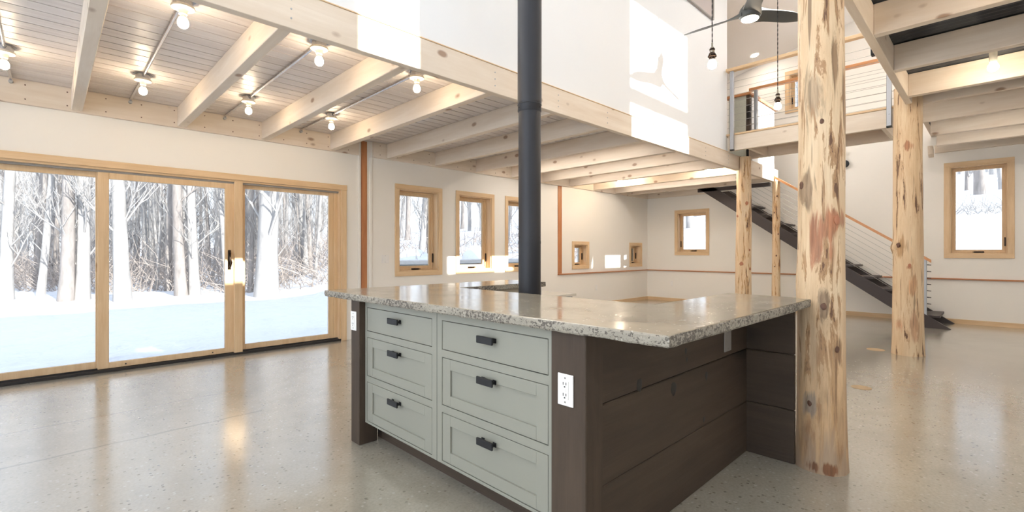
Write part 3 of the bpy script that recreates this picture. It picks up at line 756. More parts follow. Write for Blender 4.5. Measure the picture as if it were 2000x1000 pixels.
# ------------------------------------------------------------------ log posts
def log_mesh(cx, cy, z0, z1, r0, r1, seed, bumps=(), n=44, dz=0.03, lean=(0, 0), flare=0.012):
    bm = B(); rings = []; m = int((z1-z0)/dz)
    for j in range(m+1):
        z = z0+(z1-z0)*j/m; f = (z-z0)/max(z1-z0, 0.01)
        ox = cx + lean[0]*f + 0.008*noise.noise(Vector((seed, 0, z*0.9))); oy = cy + lean[1]*f + 0.008*noise.noise(Vector((0, seed, z*0.9)))
        ring = []
        for k in range(n):
            a = 2*math.pi*k/n
            r = r0+(r1-r0)*f + flare*math.exp(-(z-z0)*5)
            u, v = math.cos(a), math.sin(a)
            r *= 1 + 0.03*noise.noise(Vector((u*0.9+seed, v*0.9, z*0.8))) + 0.04*noise.noise(Vector((u*2.6, v*2.6+seed, z*0.7))) + 0.02*noise.noise(Vector((u*7+seed, v*7, z*1.6)))
            for (ba, bz_, bh, bw) in bumps:
                da = (a-ba+math.pi) % (2*math.pi)-math.pi
                r += bh*math.exp(-(da*r0/bw)**2-((z-bz_)/bw)**2)
            ring.append(bm.verts.new((ox+r*u, oy+r*v, z)))
        rings.append(ring)
    for a, b in zip(rings, rings[1:]):
        for k in range(n): bm.faces.new((a[k], a[(k+1) % n], b[(k+1) % n], b[k]))
    bm.faces.new(rings[0][::-1]); bm.faces.new(rings[-1])
    return bm
def knob(o, p, r, mat, nrm):
    bm = B(); nn = Vector(nrm).normalized()
    bmesh.ops.create_uvsphere(bm, u_segments=14, v_segments=8, radius=r)
    q = nn.to_track_quat('Z', 'Y').to_matrix().to_4x4()
    for v in bm.verts: v.co *= 1+0.35*noise.noise(v.co*60+Vector(p)*9)
    bmesh.ops.scale(bm, vec=(0.8, 1.1, 0.32), verts=bm.verts[:])
    bmesh.ops.transform(bm, matrix=Matrix.Translation(Vector(p)) @ q, verts=bm.verts[:])
    return obj('knot', bm, mat, o, True)
M_KNOT = plain('dark_knot_wood', (0.13, 0.06, 0.035), 0.5, bump=(60, 0.4))
M_KNOTR = plain('red_knot_wood', (0.42, 0.17, 0.09), 0.45, bump=(40, 0.3))
L1 = (3.02, 0.672); ang = math.atan2(-L1[1], -L1[0])   # angle towards the viewer
rgt = ang + math.pi/2                                     # points to the right as seen from the camera
def lp(L, r, da, z):
    a = ang + da
    return (L[0]+r*math.cos(a), L[1]+r*math.sin(a), z)
def loc(r, da, z):
    a = ang+da
    return (r*math.cos(a), r*math.sin(a), z)
red = (0.43, 0.19, 0.10)
M_LOG1 = m_log('peeled_log_a', (0.42, 0.25, 0.13), [
    (loc(0.115, 0.62, 1.335), 0.048, red, 1.0), (loc(0.115, 0.15, 1.29), 0.055, red, 0.55), (loc(0.115, -0.12, 1.21), 0.036, red, 0.28), (loc(0.115, 0.45, 1.16), 0.022, red, 0.25),
    (loc(0.115, -0.75, 1.50), 0.045, (0.30, 0.20, 0.12), 0.45), (loc(0.115, -0.35, 2.0), 0.040, (0.42, 0.30, 0.19), 0.3), (loc(0.115, 0.65, 2.2), 0.016, (0.25, 0.15, 0.08), 0.12),
    (loc(0.115, 0.1, 0.90), 0.028, (0.28, 0.19, 0.12), 0.35), (loc(0.12, 0.7, 0.64), 0.03, (0.33, 0.19, 0.10), 0.35), (loc(0.12, -0.4, 0.35), 0.035, (0.33, 0.26, 0.20), 0.5),
    (loc(0.125, -0.25, 0.03), 0.04, (0.22, 0.09, 0.04), 1.2), (loc(0.125, 0.25, 0.03), 0.04, (0.22, 0.09, 0.04), 1.2)], lower=(0.35, 1.05))
lg = obj('log_post', log_mesh(L1[0], L1[1], 0.0, 5.6, 0.114, 0.098, 3.1, [(ang-0.9, 1.50, 0.012, 0.05), (ang+0.62, 1.335, 0.010, 0.05), (ang+0.1, 0.86, 0.018, 0.06), (ang-0.8, 1.0, 0.012, 0.12)]), M_LOG1, None, True, (L1[0], L1[1], 0))
tag(lg, 'thickest peeled log post, standing at the end of the island counter', 'post')
knob(lg, lp(L1, 0.124, 0.62, 1.335), 0.022, M_KNOTR, (math.cos(ang+0.62), math.sin(ang+0.62), 0))
knob(lg, lp(L1, 0.128, 0.10, 0.885), 0.017, M_KNOT, (math.cos(ang+0.1), math.sin(ang+0.1), 0.2))
knob(lg, lp(L1, 0.113, 0.70, 0.66), 0.015, M_KNOT, (math.cos(ang+0.7), math.sin(ang+0.7), 0))
knob(lg, lp(L1, 0.116, -0.45, 0.36), 0.014, M_KNOT, (math.cos(ang-0.45), math.sin(ang-0.45), 0))
knob(lg, lp(L1, 0.108, 0.05, 1.86), 0.013, M_KNOT, (math.cos(ang+0.05), math.sin(ang+0.05), 0))
knob(lg, lp(L1, 0.117, -0.85, 1.53), 0.018, M_KNOT, (math.cos(ang-0.85), math.sin(ang-0.85), 0))
L2 = (7.03, 0.71); ang2 = math.atan2(-L2[1], -L2[0])
def loc2(r, da, z): return (r*math.cos(ang2+da), r*math.sin(ang2+da), z)
M_LOG2 = m_log('peeled_log_b', (0.62, 0.42, 0.25), [(loc2(0.14, 0.0, 2.36), 0.045, red, 1.0), (loc2(0.14, 0.15, 1.0), 0.025, red, 1.0), (loc2(0.14, -0.5, 1.22), 0.05, (0.5, 0.30, 0.15), 0.5),
    (loc2(0.14, 0.35, 0.80), 0.04, (0.62, 0.36, 0.2), 0.4), (loc2(0.14, 0.45, 0.35), 0.045, (0.55, 0.33, 0.2), 0.3), (loc2(0.14, -0.55, 0.35), 0.03, (0.62, 0.34, 0.2), 0.4)])
lg = obj('log_post', log_mesh(L2[0], L2[1], 0.0, 3.05, 0.142, 0.128, 9.7, [(ang2-1.2, 1.22, 0.03, 0.06)]), M_LOG2, None, True, (L2[0], L2[1], 0))
tag(lg, 'pale peeled log post under the girder end, in front of the staircase', 'post')
knob(lg, (L2[0]+0.155*math.cos(ang2-0.55), L2[1]+0.155*math.sin(ang2-0.55), 1.25), 0.025, M_KNOT, (math.cos(ang2-0.55), math.sin(ang2-0.55), 0))
knob(lg, (L2[0]+0.142*math.cos(ang2+0.12), L2[1]+0.142*math.sin(ang2+0.12), 1.02), 0.018, M_KNOTR, (math.cos(ang2+0.12), math.sin(ang2+0.12), 0))
M_LOG3 = m_log('peeled_log_c', (0.55, 0.33, 0.16), [])
lg = obj('log_post', log_mesh(8.06, 2.865, 0.0, 2.70, 0.125, 0.105, 21.3), M_LOG3, None, True, (8.06, 2.865, 0))
tag(lg, 'knotty log post at the end of the loft fascia beam', 'post')
for da, z, r in ((0.4, 1.95, 0.03), (-0.3, 0.98, 0.04), (-0.9, 1.75, 0.02), (0.8, 1.2, 0.02), (0.9, 0.9, 0.025)):
    a3 = math.atan2(-2.865, -8.06)+da
    knob(lg, (8.06+0.115*math.cos(a3), 2.865+0.115*math.sin(a3), z), r, M_KNOTR, (math.cos(a3), math.sin(a3), 0))
lg = obj('log_post', log_mesh(9.70, 2.87, 0.0, 2.484, 0.072, 0.062, 33.3), M_LOG3, None, True, (9.70, 2.87, 0))
tag(lg, 'slimmest log post, beside the stair head with a sunlit top', 'post')
for da, z in ((0.2, 2.2), (-0.5, 1.9), (0.5, 1.5), (0.0, 1.1), (-0.4, 0.9)):
    a3 = math.atan2(-2.87, -9.70)+da
    knob(lg, (9.70+0.066*math.cos(a3), 2.87+0.066*math.sin(a3), z), 0.016, M_KNOT, (math.cos(a3), math.sin(a3), 0))

# ------------------------------------------------------------------ staircase
st = thing('staircase', (10.1, 0.6, 0.0), 'dark steel open staircase rising against the end wall', 'staircase')
M_DSTEEL = plain('dark_stained_steel', (0.055, 0.043, 0.042), 0.45, 0.2, bump=(8, 0.05))
SL = 0.70
def su(y): return (y-0.474)*SL
def stringer(x0, x1):
    bm = B(); v = 0.222
    y_top = 0.474 + 2.485/SL
    pts = [(0.474, 0.0), (y_top, 2.485), (y_top+0.32, 2.485), (0.474+v/SL, 0.0)]
    prism(bm, pts, 'x', x0, x1); return bm
obj('stringer', stringer(9.68, 9.73), M_DSTEEL, st)
obj('stringer', stringer(10.53, 10.58), M_DSTEEL, st)
for k in range(12):
    z = 0.19*(k+1); y = 0.60+0.2714*k
    obj('tread', box(B(), 9.73, 10.53, y, y+0.27, z-0.035, z, 0.004), M_DSTEEL, st)
obj('landing_beam', box(B(), 9.68, 9.76, 2.985, 4.36, 2.41, 2.48, 0.002), M_DSTEEL, st)
rl = thing('stair_railing', (9.70, 0.776, 0.0), 'stair railing with orange fir handrail and sloping steel cables', 'railing')
def ry(y): return su(y)+0.89
bm = B(); prism(bm, [(0.70, ry(0.70)-0.045), (0.70, ry(0.70)), (2.93, ry(2.93)), (2.93, ry(2.93)-0.045)], 'x', 9.66, 9.74); obj('handrail', bm, W['orange_y'], rl)
obj('post', box(B(), 9.682, 9.732, 0.752, 0.80, 0.0, ry(0.776)-0.045, 0.003), M_GALV, rl)
for k in range(8): obj('cable_fitting', tube(B(), [(9.705, 0.75, 0.27+0.1*k), (9.705, 0.70, 0.27+0.1*k-0.004)], [0.008, 0.006], 6), M_SLOT, rl)
for k in range(8):
    dz = 0.10+0.092*k
    yy1 = 0.474 + (2.40-dz)/SL if (su(3.2)+dz) > 2.40 else 3.2
    yy1 = min(4.0, 0.474+(2.40-dz)/SL)
    obj('cable', tube(B(), [(9.705, 0.78, su(0.78)+dz), (9.705, yy1, su(yy1)+dz)], 0.003, 6), M_STEEL, rl)

# ------------------------------------------------------------------ island
CT = 0.878   # underside of the slab
XC = 1.38
isl = thing('island_cabinet', (1.8, 1.9, 0.0), 'sage green island drawer cabinet with black pulls between two dark posts', 'cabinet')
bm = B()
# carcass with face frame built round the drawer openings
cols = [(2.668, 1.986), (1.902, 1.209)]
rows = [(0.691, 0.835), (0.420, 0.655), (0.146, 0.385)]
cells = [(min(c), max(c), r[0], r[1]) for c in cols for r in rows]
fr = wall_mesh('x', XC, XC+0.022, 1.176, 2.72, 0.133, CT-0.001, cells)
obj('face_frame', fr, M_SAGE, isl)
obj('seam', box(B(), XC-0.0006, XC+0.002, 1.9435, 1.9455, 0.134, CT-0.002), M_SLOT, isl)
obj('carcass', box(B(), XC+0.024, 2.02, 1.06, 2.71, 0.133, CT-0.003), M_SAGE, isl)
obj('toe_kick', box(B(), 1.495, 1.515, 1.05, 2.75, 0.0, 0.133), W['dark_y'], isl)
def drawer(y0, y1, z0, z1, shaker, lab=None):
    g = 0.0035
    y0, y1, z0, z1 = y0+g, y1-g, z0+g, z1-g
    bm = B(); fx = XC+0.0005
    if not shaker: box(bm, fx, fx+0.020, y0, y1, z0, z1, 0.0012)
    else:
        s = 0.062; rr = 0.052
        box(bm, fx, fx+0.02, y0, y0+s, z0, z1, 0.001); box(bm, fx, fx+0.02, y1-s, y1, z0, z1, 0.001)
        box(bm, fx, fx+0.02, y0+s, y1-s, z0, z0+rr, 0.001); box(bm, fx, fx+0.02, y0+s, y1-s, z1-rr, z1, 0.001)
        box(bm, fx+0.010, fx+0.018, y0+s-0.002, y1-s+0.002, z0+rr-0.002, z1-rr+0.002)
    dr = obj('drawer', bm, M_SAGE, isl)
    yc = (y0+y1)/2; zc = z1-0.045+0.015; 
    bm = B(); hw = 0.052
    box(bm, fx-0.032, fx-0.022, yc-hw, yc+hw, zc-0.032, zc, 0.002)
    box(bm, fx-0.030, fx, yc-hw+0.008, yc-hw+0.020, zc-0.022, zc-0.010, 0.001); box(bm, fx-0.030, fx, yc+hw-0.020, yc+hw-0.008, zc-0.022, zc-0.010, 0.001)
    box(bm, fx-0.004, fx, yc-hw+0.004, yc-hw+0.024, zc-0.026, zc-0.006, 0.001); box(bm, fx-0.004, fx, yc+hw-0.024, yc+hw-0.004, zc-0.026, zc-0.006, 0.001)
    obj('pull', bm, M_BLACKM, dr)
for (y0, y1, z0, z1) in cells: drawer(y0, y1, z0, z1, z1 < 0.8)
# dark posts and boards
obj('corner_post', box(B(), 1.355, 1.46, 1.013, 1.175, 0.0, CT-0.002, 0.003), W['dark_z'], isl)
obj('corner_post', box(B(), 1.34, 1.46, 2.69, 2.795, 0.0, CT-0.002, 0.003), W['dark_z'], isl)
for k, (z0, z1) in enumerate(((0.0, 0.2935), (0.2960, 0.6010), (0.6035, CT-0.002))):
    obj('back_board', box(B(), 1.462, 2.93, 1.025, 1.045, z0, z1, 0.004), W['dark_x'], isl)
    obj('end_board', box(B(), 2.93, 2.95, 0.775, 1.045, z0, z1, 0.004), W['dark_y'], isl)
M_DKNOT = plain('dark_stained_knot', (0.006, 0.004, 0.003), 0.5, bump=(60, 0.4))
for (x, z, r_, e) in ((1.735, 0.625, 0.024, 1.2), (2.03, 0.55, 0.028, 1.1), (2.15, 0.70, 0.013, 1.5), (2.16, 0.66, 0.012, 1.2), (2.38, 0.545, 0.018, 1.4), (2.35, 0.33, 0.015, 1.3)):
    bm = B(); bmesh.ops.create_uvsphere(bm, u_segments=16, v_segments=8, radius=r_)
    for v in bm.verts:
        v.co *= 1+0.3*noise.noise(v.co*50+Vector((x*9, 0, z*9))); v.co = Vector((x+v.co.x, 1.0255+v.co.y*0.06, z+v.co.z*e))
    obj('board_knot', bm, M_DKNOT, isl, True)
obj('end_backing', box(B(), 2.9505, 2.965, 0.80, 1.045, 0.0, CT-0.004), M_SLOT, isl)
obj('peninsula_base', box(B(), 2.03, 2.93, 1.06, 1.12, 0.0, CT-0.003), W['dark_x'], isl)

def outline_slab(pts, z0, z1, jag=0.004, seed=1):
    """concrete slab from an outline with a rough chipped edge and a softened top arris"""
    P = []
    n = len(pts)
    for i in range(n):
        a, b = Vector(pts[i]), Vector(pts[(i+1) % n]); L = (b-a).length; m = max(2, int(L/0.012))
        for k in range(m): P.append((a+(b-a)*k/m, (b-a).normalized()))
    levels = [(z0, 0.004), (z0+0.006, 0.0), ((z0+z1)/2, -0.001), (z1-0.007, 0.0), (z1-0.002, 0.0015), (z1, 0.0045)]
    bm = B(); rings = []
    for li, (z, inset) in enumerate(levels):
        ring = []
        for (p, d) in P:
            nrm = Vector((d.y, -d.x))
            j = jag*noise.noise(Vector((p.x*28+seed, p.y*28, z*60))) + jag*0.8*noise.noise(Vector((p.x*7+seed, p.y*7, 3)))
            if li >= 4: j *= 0.35
            q = p - nrm*(inset) + nrm*j
            zz = z + (0.004*noise.noise(Vector((p.x*20, p.y*20, 9))) if li == 0 else 0)
            ring.append(bm.verts.new((q.x, q.y, zz)))
        rings.append(ring)
    m = len(P)
    for a, b in zip(rings, rings[1:]):
        for k in range(m): bm.faces.new((a[k], a[(k+1) % m], b[(k+1) % m], b[k]))
    from mathutils.geometry import tessellate_polygon
    for rg in (rings[0], rings[-1]):
        for tri in tessellate_polygon([[Vector((p[0].x, p[0].y, 0)) for p in P]]):
            try: bm.faces.new([rg[q] for q in tri])
            except ValueError: pass
    return bm
CW = [(1.335, 0.69), (2.93, 0.69), (2.97, 0.80), (3.0, 1.155), (2.085, 1.155), (2.085, 2.66), (3.0, 2.66), (3.0, 3.10), (1.30, 3.10)]
def subdiv_corner(pts): return pts
ct = obj('countertop', outline_slab(CW, CT, 0.917), M_COUNTER, None, False)
tag(ct, 'thick U shaped concrete countertop with rough pitted edge on the island', 'countertop')
# cabinet under the rear arm
rc = thing('sink_cabinet', (2.3, 2.9, 0.0), 'beige cabinet under the rear arm of the concrete counter', 'cabinet')
obj('carcass', box(B(), 2.05, 2.96, 2.70, 3.06, 0.10, CT-0.003, 0.002), M_BEIGE, rc)
obj('plinth', box(B(), 2.06, 2.94, 2.74, 3.04, 0.0, 0.10), W['dark_x'], rc)
obj('end_panel', box(B(), 2.962, 2.98, 2.69, 3.07, 0.0, CT-0.003, 0.002), M_GALV, rc)
sb = thing('side_table', (3.75, 3.35, 0.0), 'low pale table just right of the black flue', 'table')
obj('tabletop', box(B(), 3.3, 4.05, 3.15, 3.60, 0.70, 0.725, 0.003), M_BEIGE, sb)
for x in (3.33, 3.97):
    for y in (3.18, 3.53): obj('leg', box(B(), x, x+0.05, y, y+0.05, 0.0, 0.70, 0.002), M_GALV, sb)

# ------------------------------------------------------------------ outlets and switches
def outlet(name, label, cat, p, axis, sgn, w=0.072, h=0.116, kind='gfci', mat=None):
    """p: centre on the surface; axis normal; sgn: direction the plate faces"""
    t = thing(name, p, label, cat)
    def bx(u0, u1, d0, d1, z0, z1, bev=0.0):
        a, b = sorted((p[0]+sgn*d0, p[0]+sgn*d1)) if axis == 'x' else sorted((p[1]+sgn*d0, p[1]+sgn*d1))
        if axis == 'x': return box(B(), a, b, p[1]+u0, p[1]+u1, p[2]+z0, p[2]+z1, bev)
        return box(B(), p[0]+u0, p[0]+u1, a, b, p[2]+z0, p[2]+z1, bev)
    mm = mat or M_WHITE
    obj('wall_plate', bx(-w/2, w/2, 0, 0.006, -h/2, h/2, 0.002), mm, t)
    for z in (-h/2+0.014, h/2-0.014): obj('screw', bx(-0.003, 0.003, 0.005, 0.0075, z-0.003, z+0.003), M_TRACK, t)
    if kind == 'gfci':
        ins = obj('insert', bx(-0.017, 0.017, 0.006, 0.0085, -0.034, 0.034, 0.001), M_WHITE, t)
        for z in (-0.020, 0.020):
            obj('slot', bx(-0.008, -0.005, 0.008, 0.0092, z-0.001, z+0.009), M_SLOT, ins)
            obj('slot', bx(0.005, 0.008, 0.008, 0.0092, z-0.001, z+0.009), M_SLOT, ins)
            obj('slot', bx(-0.003, 0.003, 0.008, 0.0092, z-0.010, z-0.005), M_SLOT, ins)
        obj('test_button', bx(-0.007, 0.007, 0.0085, 0.010, -0.005, -0.001), M_WHITE, ins)
        obj('reset_button', bx(-0.007, 0.007, 0.0085, 0.010, 0.001, 0.005), M_WHITE, ins)
    elif kind == 'switch':
        for u in (-0.021, 0.021): obj('rocker', bx(u-0.015, u+0.015, 0.006, 0.010, -0.032, 0.032, 0.001), M_WHITE, t)
    elif kind == 'duplex':
        for z in (-0.02, 0.02): obj('socket', bx(-0.015, 0.015, 0.006, 0.009, z-0.013, z+0.013, 0.002), M_WHITE, t)
    return t
outlet('outlet', 'white outlet on the dark corner post nearest the viewer', 'outlet', (1.355, 1.102, 0.665), 'x', -1)
outlet('outlet', 'white outlet on the dark corner post at the left end of the island', 'outlet', (1.34, 2.756, 0.748), 'x', -1)
outlet('outlet', 'grey steel outlet cover on dark boards under the overhang', 'outlet', (2.64, 1.025, 0.688), 'y', -1, 0.090, 0.116, 'blank', plain('grey_steel_plate', (0.36, 0.34, 0.32), 0.4, 0.3))
outlet('light_switch', 'double white rocker switch on the left wall right of the cedar upright', 'switch', (3.40, YL, 1.07), 'y', -1, 0.115, 0.116, 'switch')
outlet('outlet', 'white wall outlet low on the left wall beneath the small windows', 'outlet', (8.45, YL, 0.40), 'y', -1, 0.072, 0.116, 'duplex')
outlet('outlet', 'white wall outlet low on the end wall left of the log posts', 'outlet', (XF, 5.40, 0.42), 'x', -1, 0.072, 0.116, 'duplex')
outlet('outlet', 'white wall outlet low on the end wall between slim and thick log posts', 'outlet', (XF, 2.78, 0.36), 'x', -1, 0.072, 0.116, 'duplex')

# ------------------------------------------------------------------ flue pipe
px_, py_ = 2.36, 2.24
fl = thing('flue_pipe', (px_, py_, 0), 'black metal stove flue rising through the room behind the counter', 'flue')
R = 0.0765
obj('lower_pipe', lathe(B(), (px_, py_, 0), [(R+0.03, 0.0), (R+0.03, 0.01), (R, 0.012), (R, 1.235)], 48), M_PIPE, fl, True)
obj('middle_pipe', lathe(B(), (px_, py_, 0), [(R+0.001, 1.225), (R+0.0015, 1.24), (R, 1.245), (R, 2.13)], 48), M_PIPE, fl, True)
obj('collar', lathe(B(), (px_, py_, 0), [(R, 2.125), (R+0.004, 2.13), (R+0.004, 2.17), (R+0.007, 2.175), (R+0.004, 2.18), (R+0.006, 2.19)], 48), M_PIPE, fl, True)
obj('upper_pipe', lathe(B(), (px_, py_, 0), [(R+0.006, 2.19), (R+0.006, 5.3)], 48), M_PIPE, fl, True)
for z, rr in ((2.15, R+0.005), (1.27, R+0.001)):
    for k in range(6):
        a = math.atan2(-py_, -px_) + (k-0.5)*math.pi/3+0.5
        obj('screw', lathe(B(), (px_+rr*math.cos(a), py_+rr*math.sin(a), z), [(0.0035, -0.002), (0.0035, 0.003)], 8), M_SLOT, fl)

# ------------------------------------------------------------------ pendants
def pendant(x, y, zb, label):
    t = thing('pendant_lamp', (x, y, zb), label, 'pendant light')
    zt = ceil_z(y)
    # twisted cloth cord
    bm = B(); n = 260; z0 = zb+0.135
    for s in (0, math.pi):
        pts = [(x+0.0018*math.cos(s+i*0.9), y+0.0018*math.sin(s+i*0.9), z0+(zt-z0)*i/n) for i in range(n+1)]
        tube(bm, pts, 0.0021, 5)
    obj('cord', bm, plain('black_cloth_cord', (0.02, 0.02, 0.02), 0.8), t)
    obj('cord_grip', lathe(B(), (x, y, zb), [(0.004, 0.150), (0.006, 0.145), (0.006, 0.120), (0.011, 0.117), (0.013, 0.110)], 20), M_NICKEL, t, True)
    obj('socket', lathe(B(), (x, y, zb), [(0.013, 0.111), (0.018, 0.106), (0.018, 0.098), (0.014, 0.096), (0.0145, 0.080), (0.017, 0.078), (0.023, 0.070), (0.023, 0.062), (0.028, 0.060), (0.028, 0.052), (0.020, 0.050), (0.018, 0.030)], 24), M_BRONZE, t, True)
    obj('socket_ring', lathe(B(), (x, y, zb), [(0.0150, 0.096), (0.0158, 0.093), (0.0158, 0.084), (0.0150, 0.081)], 24), M_NICKEL, t, True)
    obj('switch_key', box(B(), x-0.045, x-0.02, y-0.003, y+0.003, zb+0.058, zb+0.064, 0.001), M_BRONZE, t)
    obj('bulb', lathe(B(), (x, y, zb), [(0.015, 0.045), (0.018, 0.030), (0.026, 0.014), (0.030, 0.0), (0.0295, -0.010), (0.024, -0.022), (0.012, -0.029), (0.0001, -0.031)], 24), M_BULB, t, True)
pendant(3.24, 1.357, 2.45, 'nearer pendant bulb on a twisted black cord')
pendant(4.585, 1.345, 2.45, 'farther pendant bulb on a twisted black cord, beside the log post')

# ------------------------------------------------------------------ ceiling fan
fx, fy, fz = 5.47, 1.88, 3.74
fan = thing('ceiling_fan', (fx, fy, fz), 'charcoal three blade ceiling fan with a round lit lens', 'fan')
rod = lathe(B(), (fx, fy, fz), [(0.012, 0.10), (0.012, ceil_z(fy)-fz)], 16); lathe(rod, (fx, fy, fz), [(0.06, ceil_z(fy)-fz-0.06), (0.07, ceil_z(fy)-fz)], 20)
obj('downrod', rod, M_BLACKM, fan, True)
obj('motor', lathe(B(), (fx, fy, fz), [(0.02, 0.14), (0.07, 0.12), (0.10, 0.08), (0.115, 0.04), (0.11, 0.0), (0.096, -0.022), (0.088, -0.028)], 40), M_FAN, fan, True)
obj('lens', lathe(B(), (fx, fy, fz), [(0.088, -0.026), (0.084, -0.034), (0.06, -0.041), (0.0001, -0.044)], 40), M_DISC, fan, True)
def blade(a):
    bm = B(); n = 26; rows_ = []
    for i in range(n+1):
        s = i/n; r = 0.05+0.70*s
        root = max(0, 1-s/0.25)
        w_ = 0.075+0.035*root + 0.012*math.sin(s*3)
        if s > 0.55: w_ *= max(0.12, 1-((s-0.55)/0.45)**2.2)
        tw = -math.radians(26-12*s)*(1-0.5*root)
        sweep = 0.05*math.sin(s*2.2)-0.02
        z = 0.03+0.015*s
        row = []
        for side, th in ((1, 0.006), (1, -0.006), (-1, -0.005), (-1, 0.005)):
            u = side*w_*0.9 - sweep*0.6
            thk = th*(1-0.5*s) + (0.012*root if th > 0 else -0.012*root)
            p = Vector((r, u*math.cos(tw), z+u*math.sin(tw)+thk))
            row.append(p)
        # mid crown
        mid_t = Vector((r, -sweep*0.6, z+0.011*(1-0.4*s)+0.015*root)); mid_b = Vector((r, -sweep*0.6, z-0.009*(1-0.4*s)-0.015*root))
        row = [row[0], mid_t, row[3], row[2], mid_b, row[1]]
        rows_.append([bm.verts.new((fx+p.x*math.cos(a)-p.y*math.sin(a), fy+p.x*math.sin(a)+p.y*math.cos(a), fz+p.z)) for p in row])
    for q, w2 in zip(rows_, rows_[1:]):
        for k in range(6): bm.faces.new((q[k], q[(k+1) % 6], w2[(k+1) % 6], w2[k]))
    bm.faces.new(rows_[0][::-1]); bm.faces.new(rows_[-1])
    return bm
FA = math.radians(90)
for k in range(3): obj('blade', blade(FA + k*2*math.pi/3), M_FAN, fan, True)

# ------------------------------------------------------------------ small fittings
def downlight(x, y, label):
    z = ceil_z(y)
    t = thing('downlight', (x, y, z), label, 'ceiling light')
    mt = Matrix.Translation(Vector((x, y, z-0.002))) @ Matrix.Rotation(-math.atan(0.22), 4, 'X')
    bm = B(); lathe(bm, (0, 0, 0), [(0.085, -0.004), (0.085, 0.0), (0.07, 0.0), (0.07, -0.004), (0.085, -0.004)], 32, cap=False)
    bmesh.ops.transform(bm, matrix=mt, verts=bm.verts[:]); obj('trim_ring', bm, M_WHITE, t, True)
    bm = B(); lathe(bm, (0, 0, 0), [(0.069, -0.006), (0.069, -0.001)], 32)
    bmesh.ops.transform(bm, matrix=mt, verts=bm.verts[:]); obj('lens', bm, M_LED, t, True)
    return t
downlight(10.03, 3.36, 'round recessed downlight in the sloping ceiling above the walkway')
for (x, y) in ((8.6, 0.2), (8.6, 1.6), (5.6, 0.2), (3.6, 1.9), (3.6, 0.2), (1.2, 1.8), (-1.0, 1.8), (7.0, 1.7), (9.6, 0.6)):  # unseen downlights added to fill the room with light
    downlight(x, y, 'added round fill downlight of the high ceiling out of view')['group'] = 'added fill downlights of the high ceiling'
t = thing('wall_sconce', (XF, 1.974, 2.86), 'small wall sconce of a brass stub, thin stem and black disc', 'wall light')
obj('stem', tube(B(), [(XF-0.05, 1.974, 2.97), (XF-0.05, 1.974, 2.84)], 0.008, 10), M_BLACKM, t, True)
obj('brass_cap', lathe(B(), (XF-0.05, 1.974, 2.955), [(0.022, 0.0), (0.022, 0.07)], 16), M_BRASS, t, True)
obj('arm', tube(B(), [(XF, 1.974, 2.98), (XF-0.05, 1.974, 2.98)], 0.01, 10), M_BRASS, t, True)
obj('disc_shade', lathe(B(), (XF-0.05, 1.965, 2.80), [(0.062, -0.012), (0.070, -0.004), (0.070, 0.004), (0.062, 0.012)], 28, 'x'), M_BLACKM, t, True)

t = thing('louvred_vent', (5.40, 0.79, 2.98), 'small black louvred box on the back of the girder', 'vent')
bx_ = (5.0, 5.18, 0.768, 0.86, 3.055, 3.22)
obj('housing', frame_ring(B(), 'x', 5.41, 5.47, 0.714, 0.81, 2.98, 3.08, 0.010), M_BLACKM, t)
bm = B()
for k in range(4): box(bm, 5.42, 5.46, 0.724, 0.80, 2.995+0.022*k, 3.000+0.022*k)
obj('louvre', bm, M_BLACKM, t)

for (x, y, rx, ry_, lb) in ((5.01, 0.815, 0.075, 0.075, 'round tan floor plug nearer the big log post'), (7.08, 1.01, 0.09, 0.09, 'round tan floor plug nearer the staircase')):
    bm = B(); lathe(bm, (x, y, 0.0), [(rx, 0.0), (rx, 0.0015), (rx-0.004, 0.003)], 32)
    tag(obj('floor_plug', bm, M_PLUG, None, False), lb, 'floor plug')

# ------------------------------------------------------------------ outdoors: snow, deck rail, bush, trees
def ground(x, y):
    z = -0.16
    z += 0.16*max(0, x-7.0) if x < 60 else 0.16*53
    z += 0.10*noise.noise(Vector((x*0.25, y*0.25, 0))) + 0.05*noise.noise(Vector((x*0.9, y*0.9, 2)))
    if y > 6.3 and x < 9: z -= 0.36*min(1.0, (y-6.3)/8.0)*min(1.0, (9-x)/3.0)
    if y > 17: z += 0.012*(y-17)
    dd = max(0.0, 1.0-max(x-10.9, y-6.4)/2.0) if (x > 10.8 or y > 6.25) else 1
    if x > 10.8: z = z*(1-0.0)-0.3*max(0, 1-(x-10.8)/3)
    return z
bm = B(); G = {}
xs = [-60+i*2.0 for i in range(27)] + [-6+i*0.35 for i in range(75)] + [20.25+i*2 for i in range(46)]
ys = [-40+i*3.0 for i in range(14)] + [2+i*0.3 for i in range(70)] + [23+i*2.0 for i in range(55)]
for i, x in enumerate(xs):
    for j, y in enumerate(ys):
        z = ground(x, y)
        inside = XB-0.6 < x < XF+0.35 and YR-0.6 < y < YL+0.35
        if inside: z = -0.6
        # soft tracks in the snow
        if y > 6.4 and y < 14 and x < 8: z += 0.07*noise.noise(Vector((x*1.1, y*2.2, 5))) - 0.35*max(0, noise.noise(Vector((x*1.3, y*2.4, 8)))-0.22)
        G[i, j] = bm.verts.new((x, y, z))
for i in range(len(xs)-1):
    for j in range(len(ys)-1):
        bm.faces.new((G[i, j], G[i+1, j], G[i+1, j+1], G[i, j+1]))
o = obj('snow_ground', bm, M_SNOW, None, True, (0, 0, 0)); tag(o, 'snow covered ground rising into the woods outside', 'snow', None, 'structure')

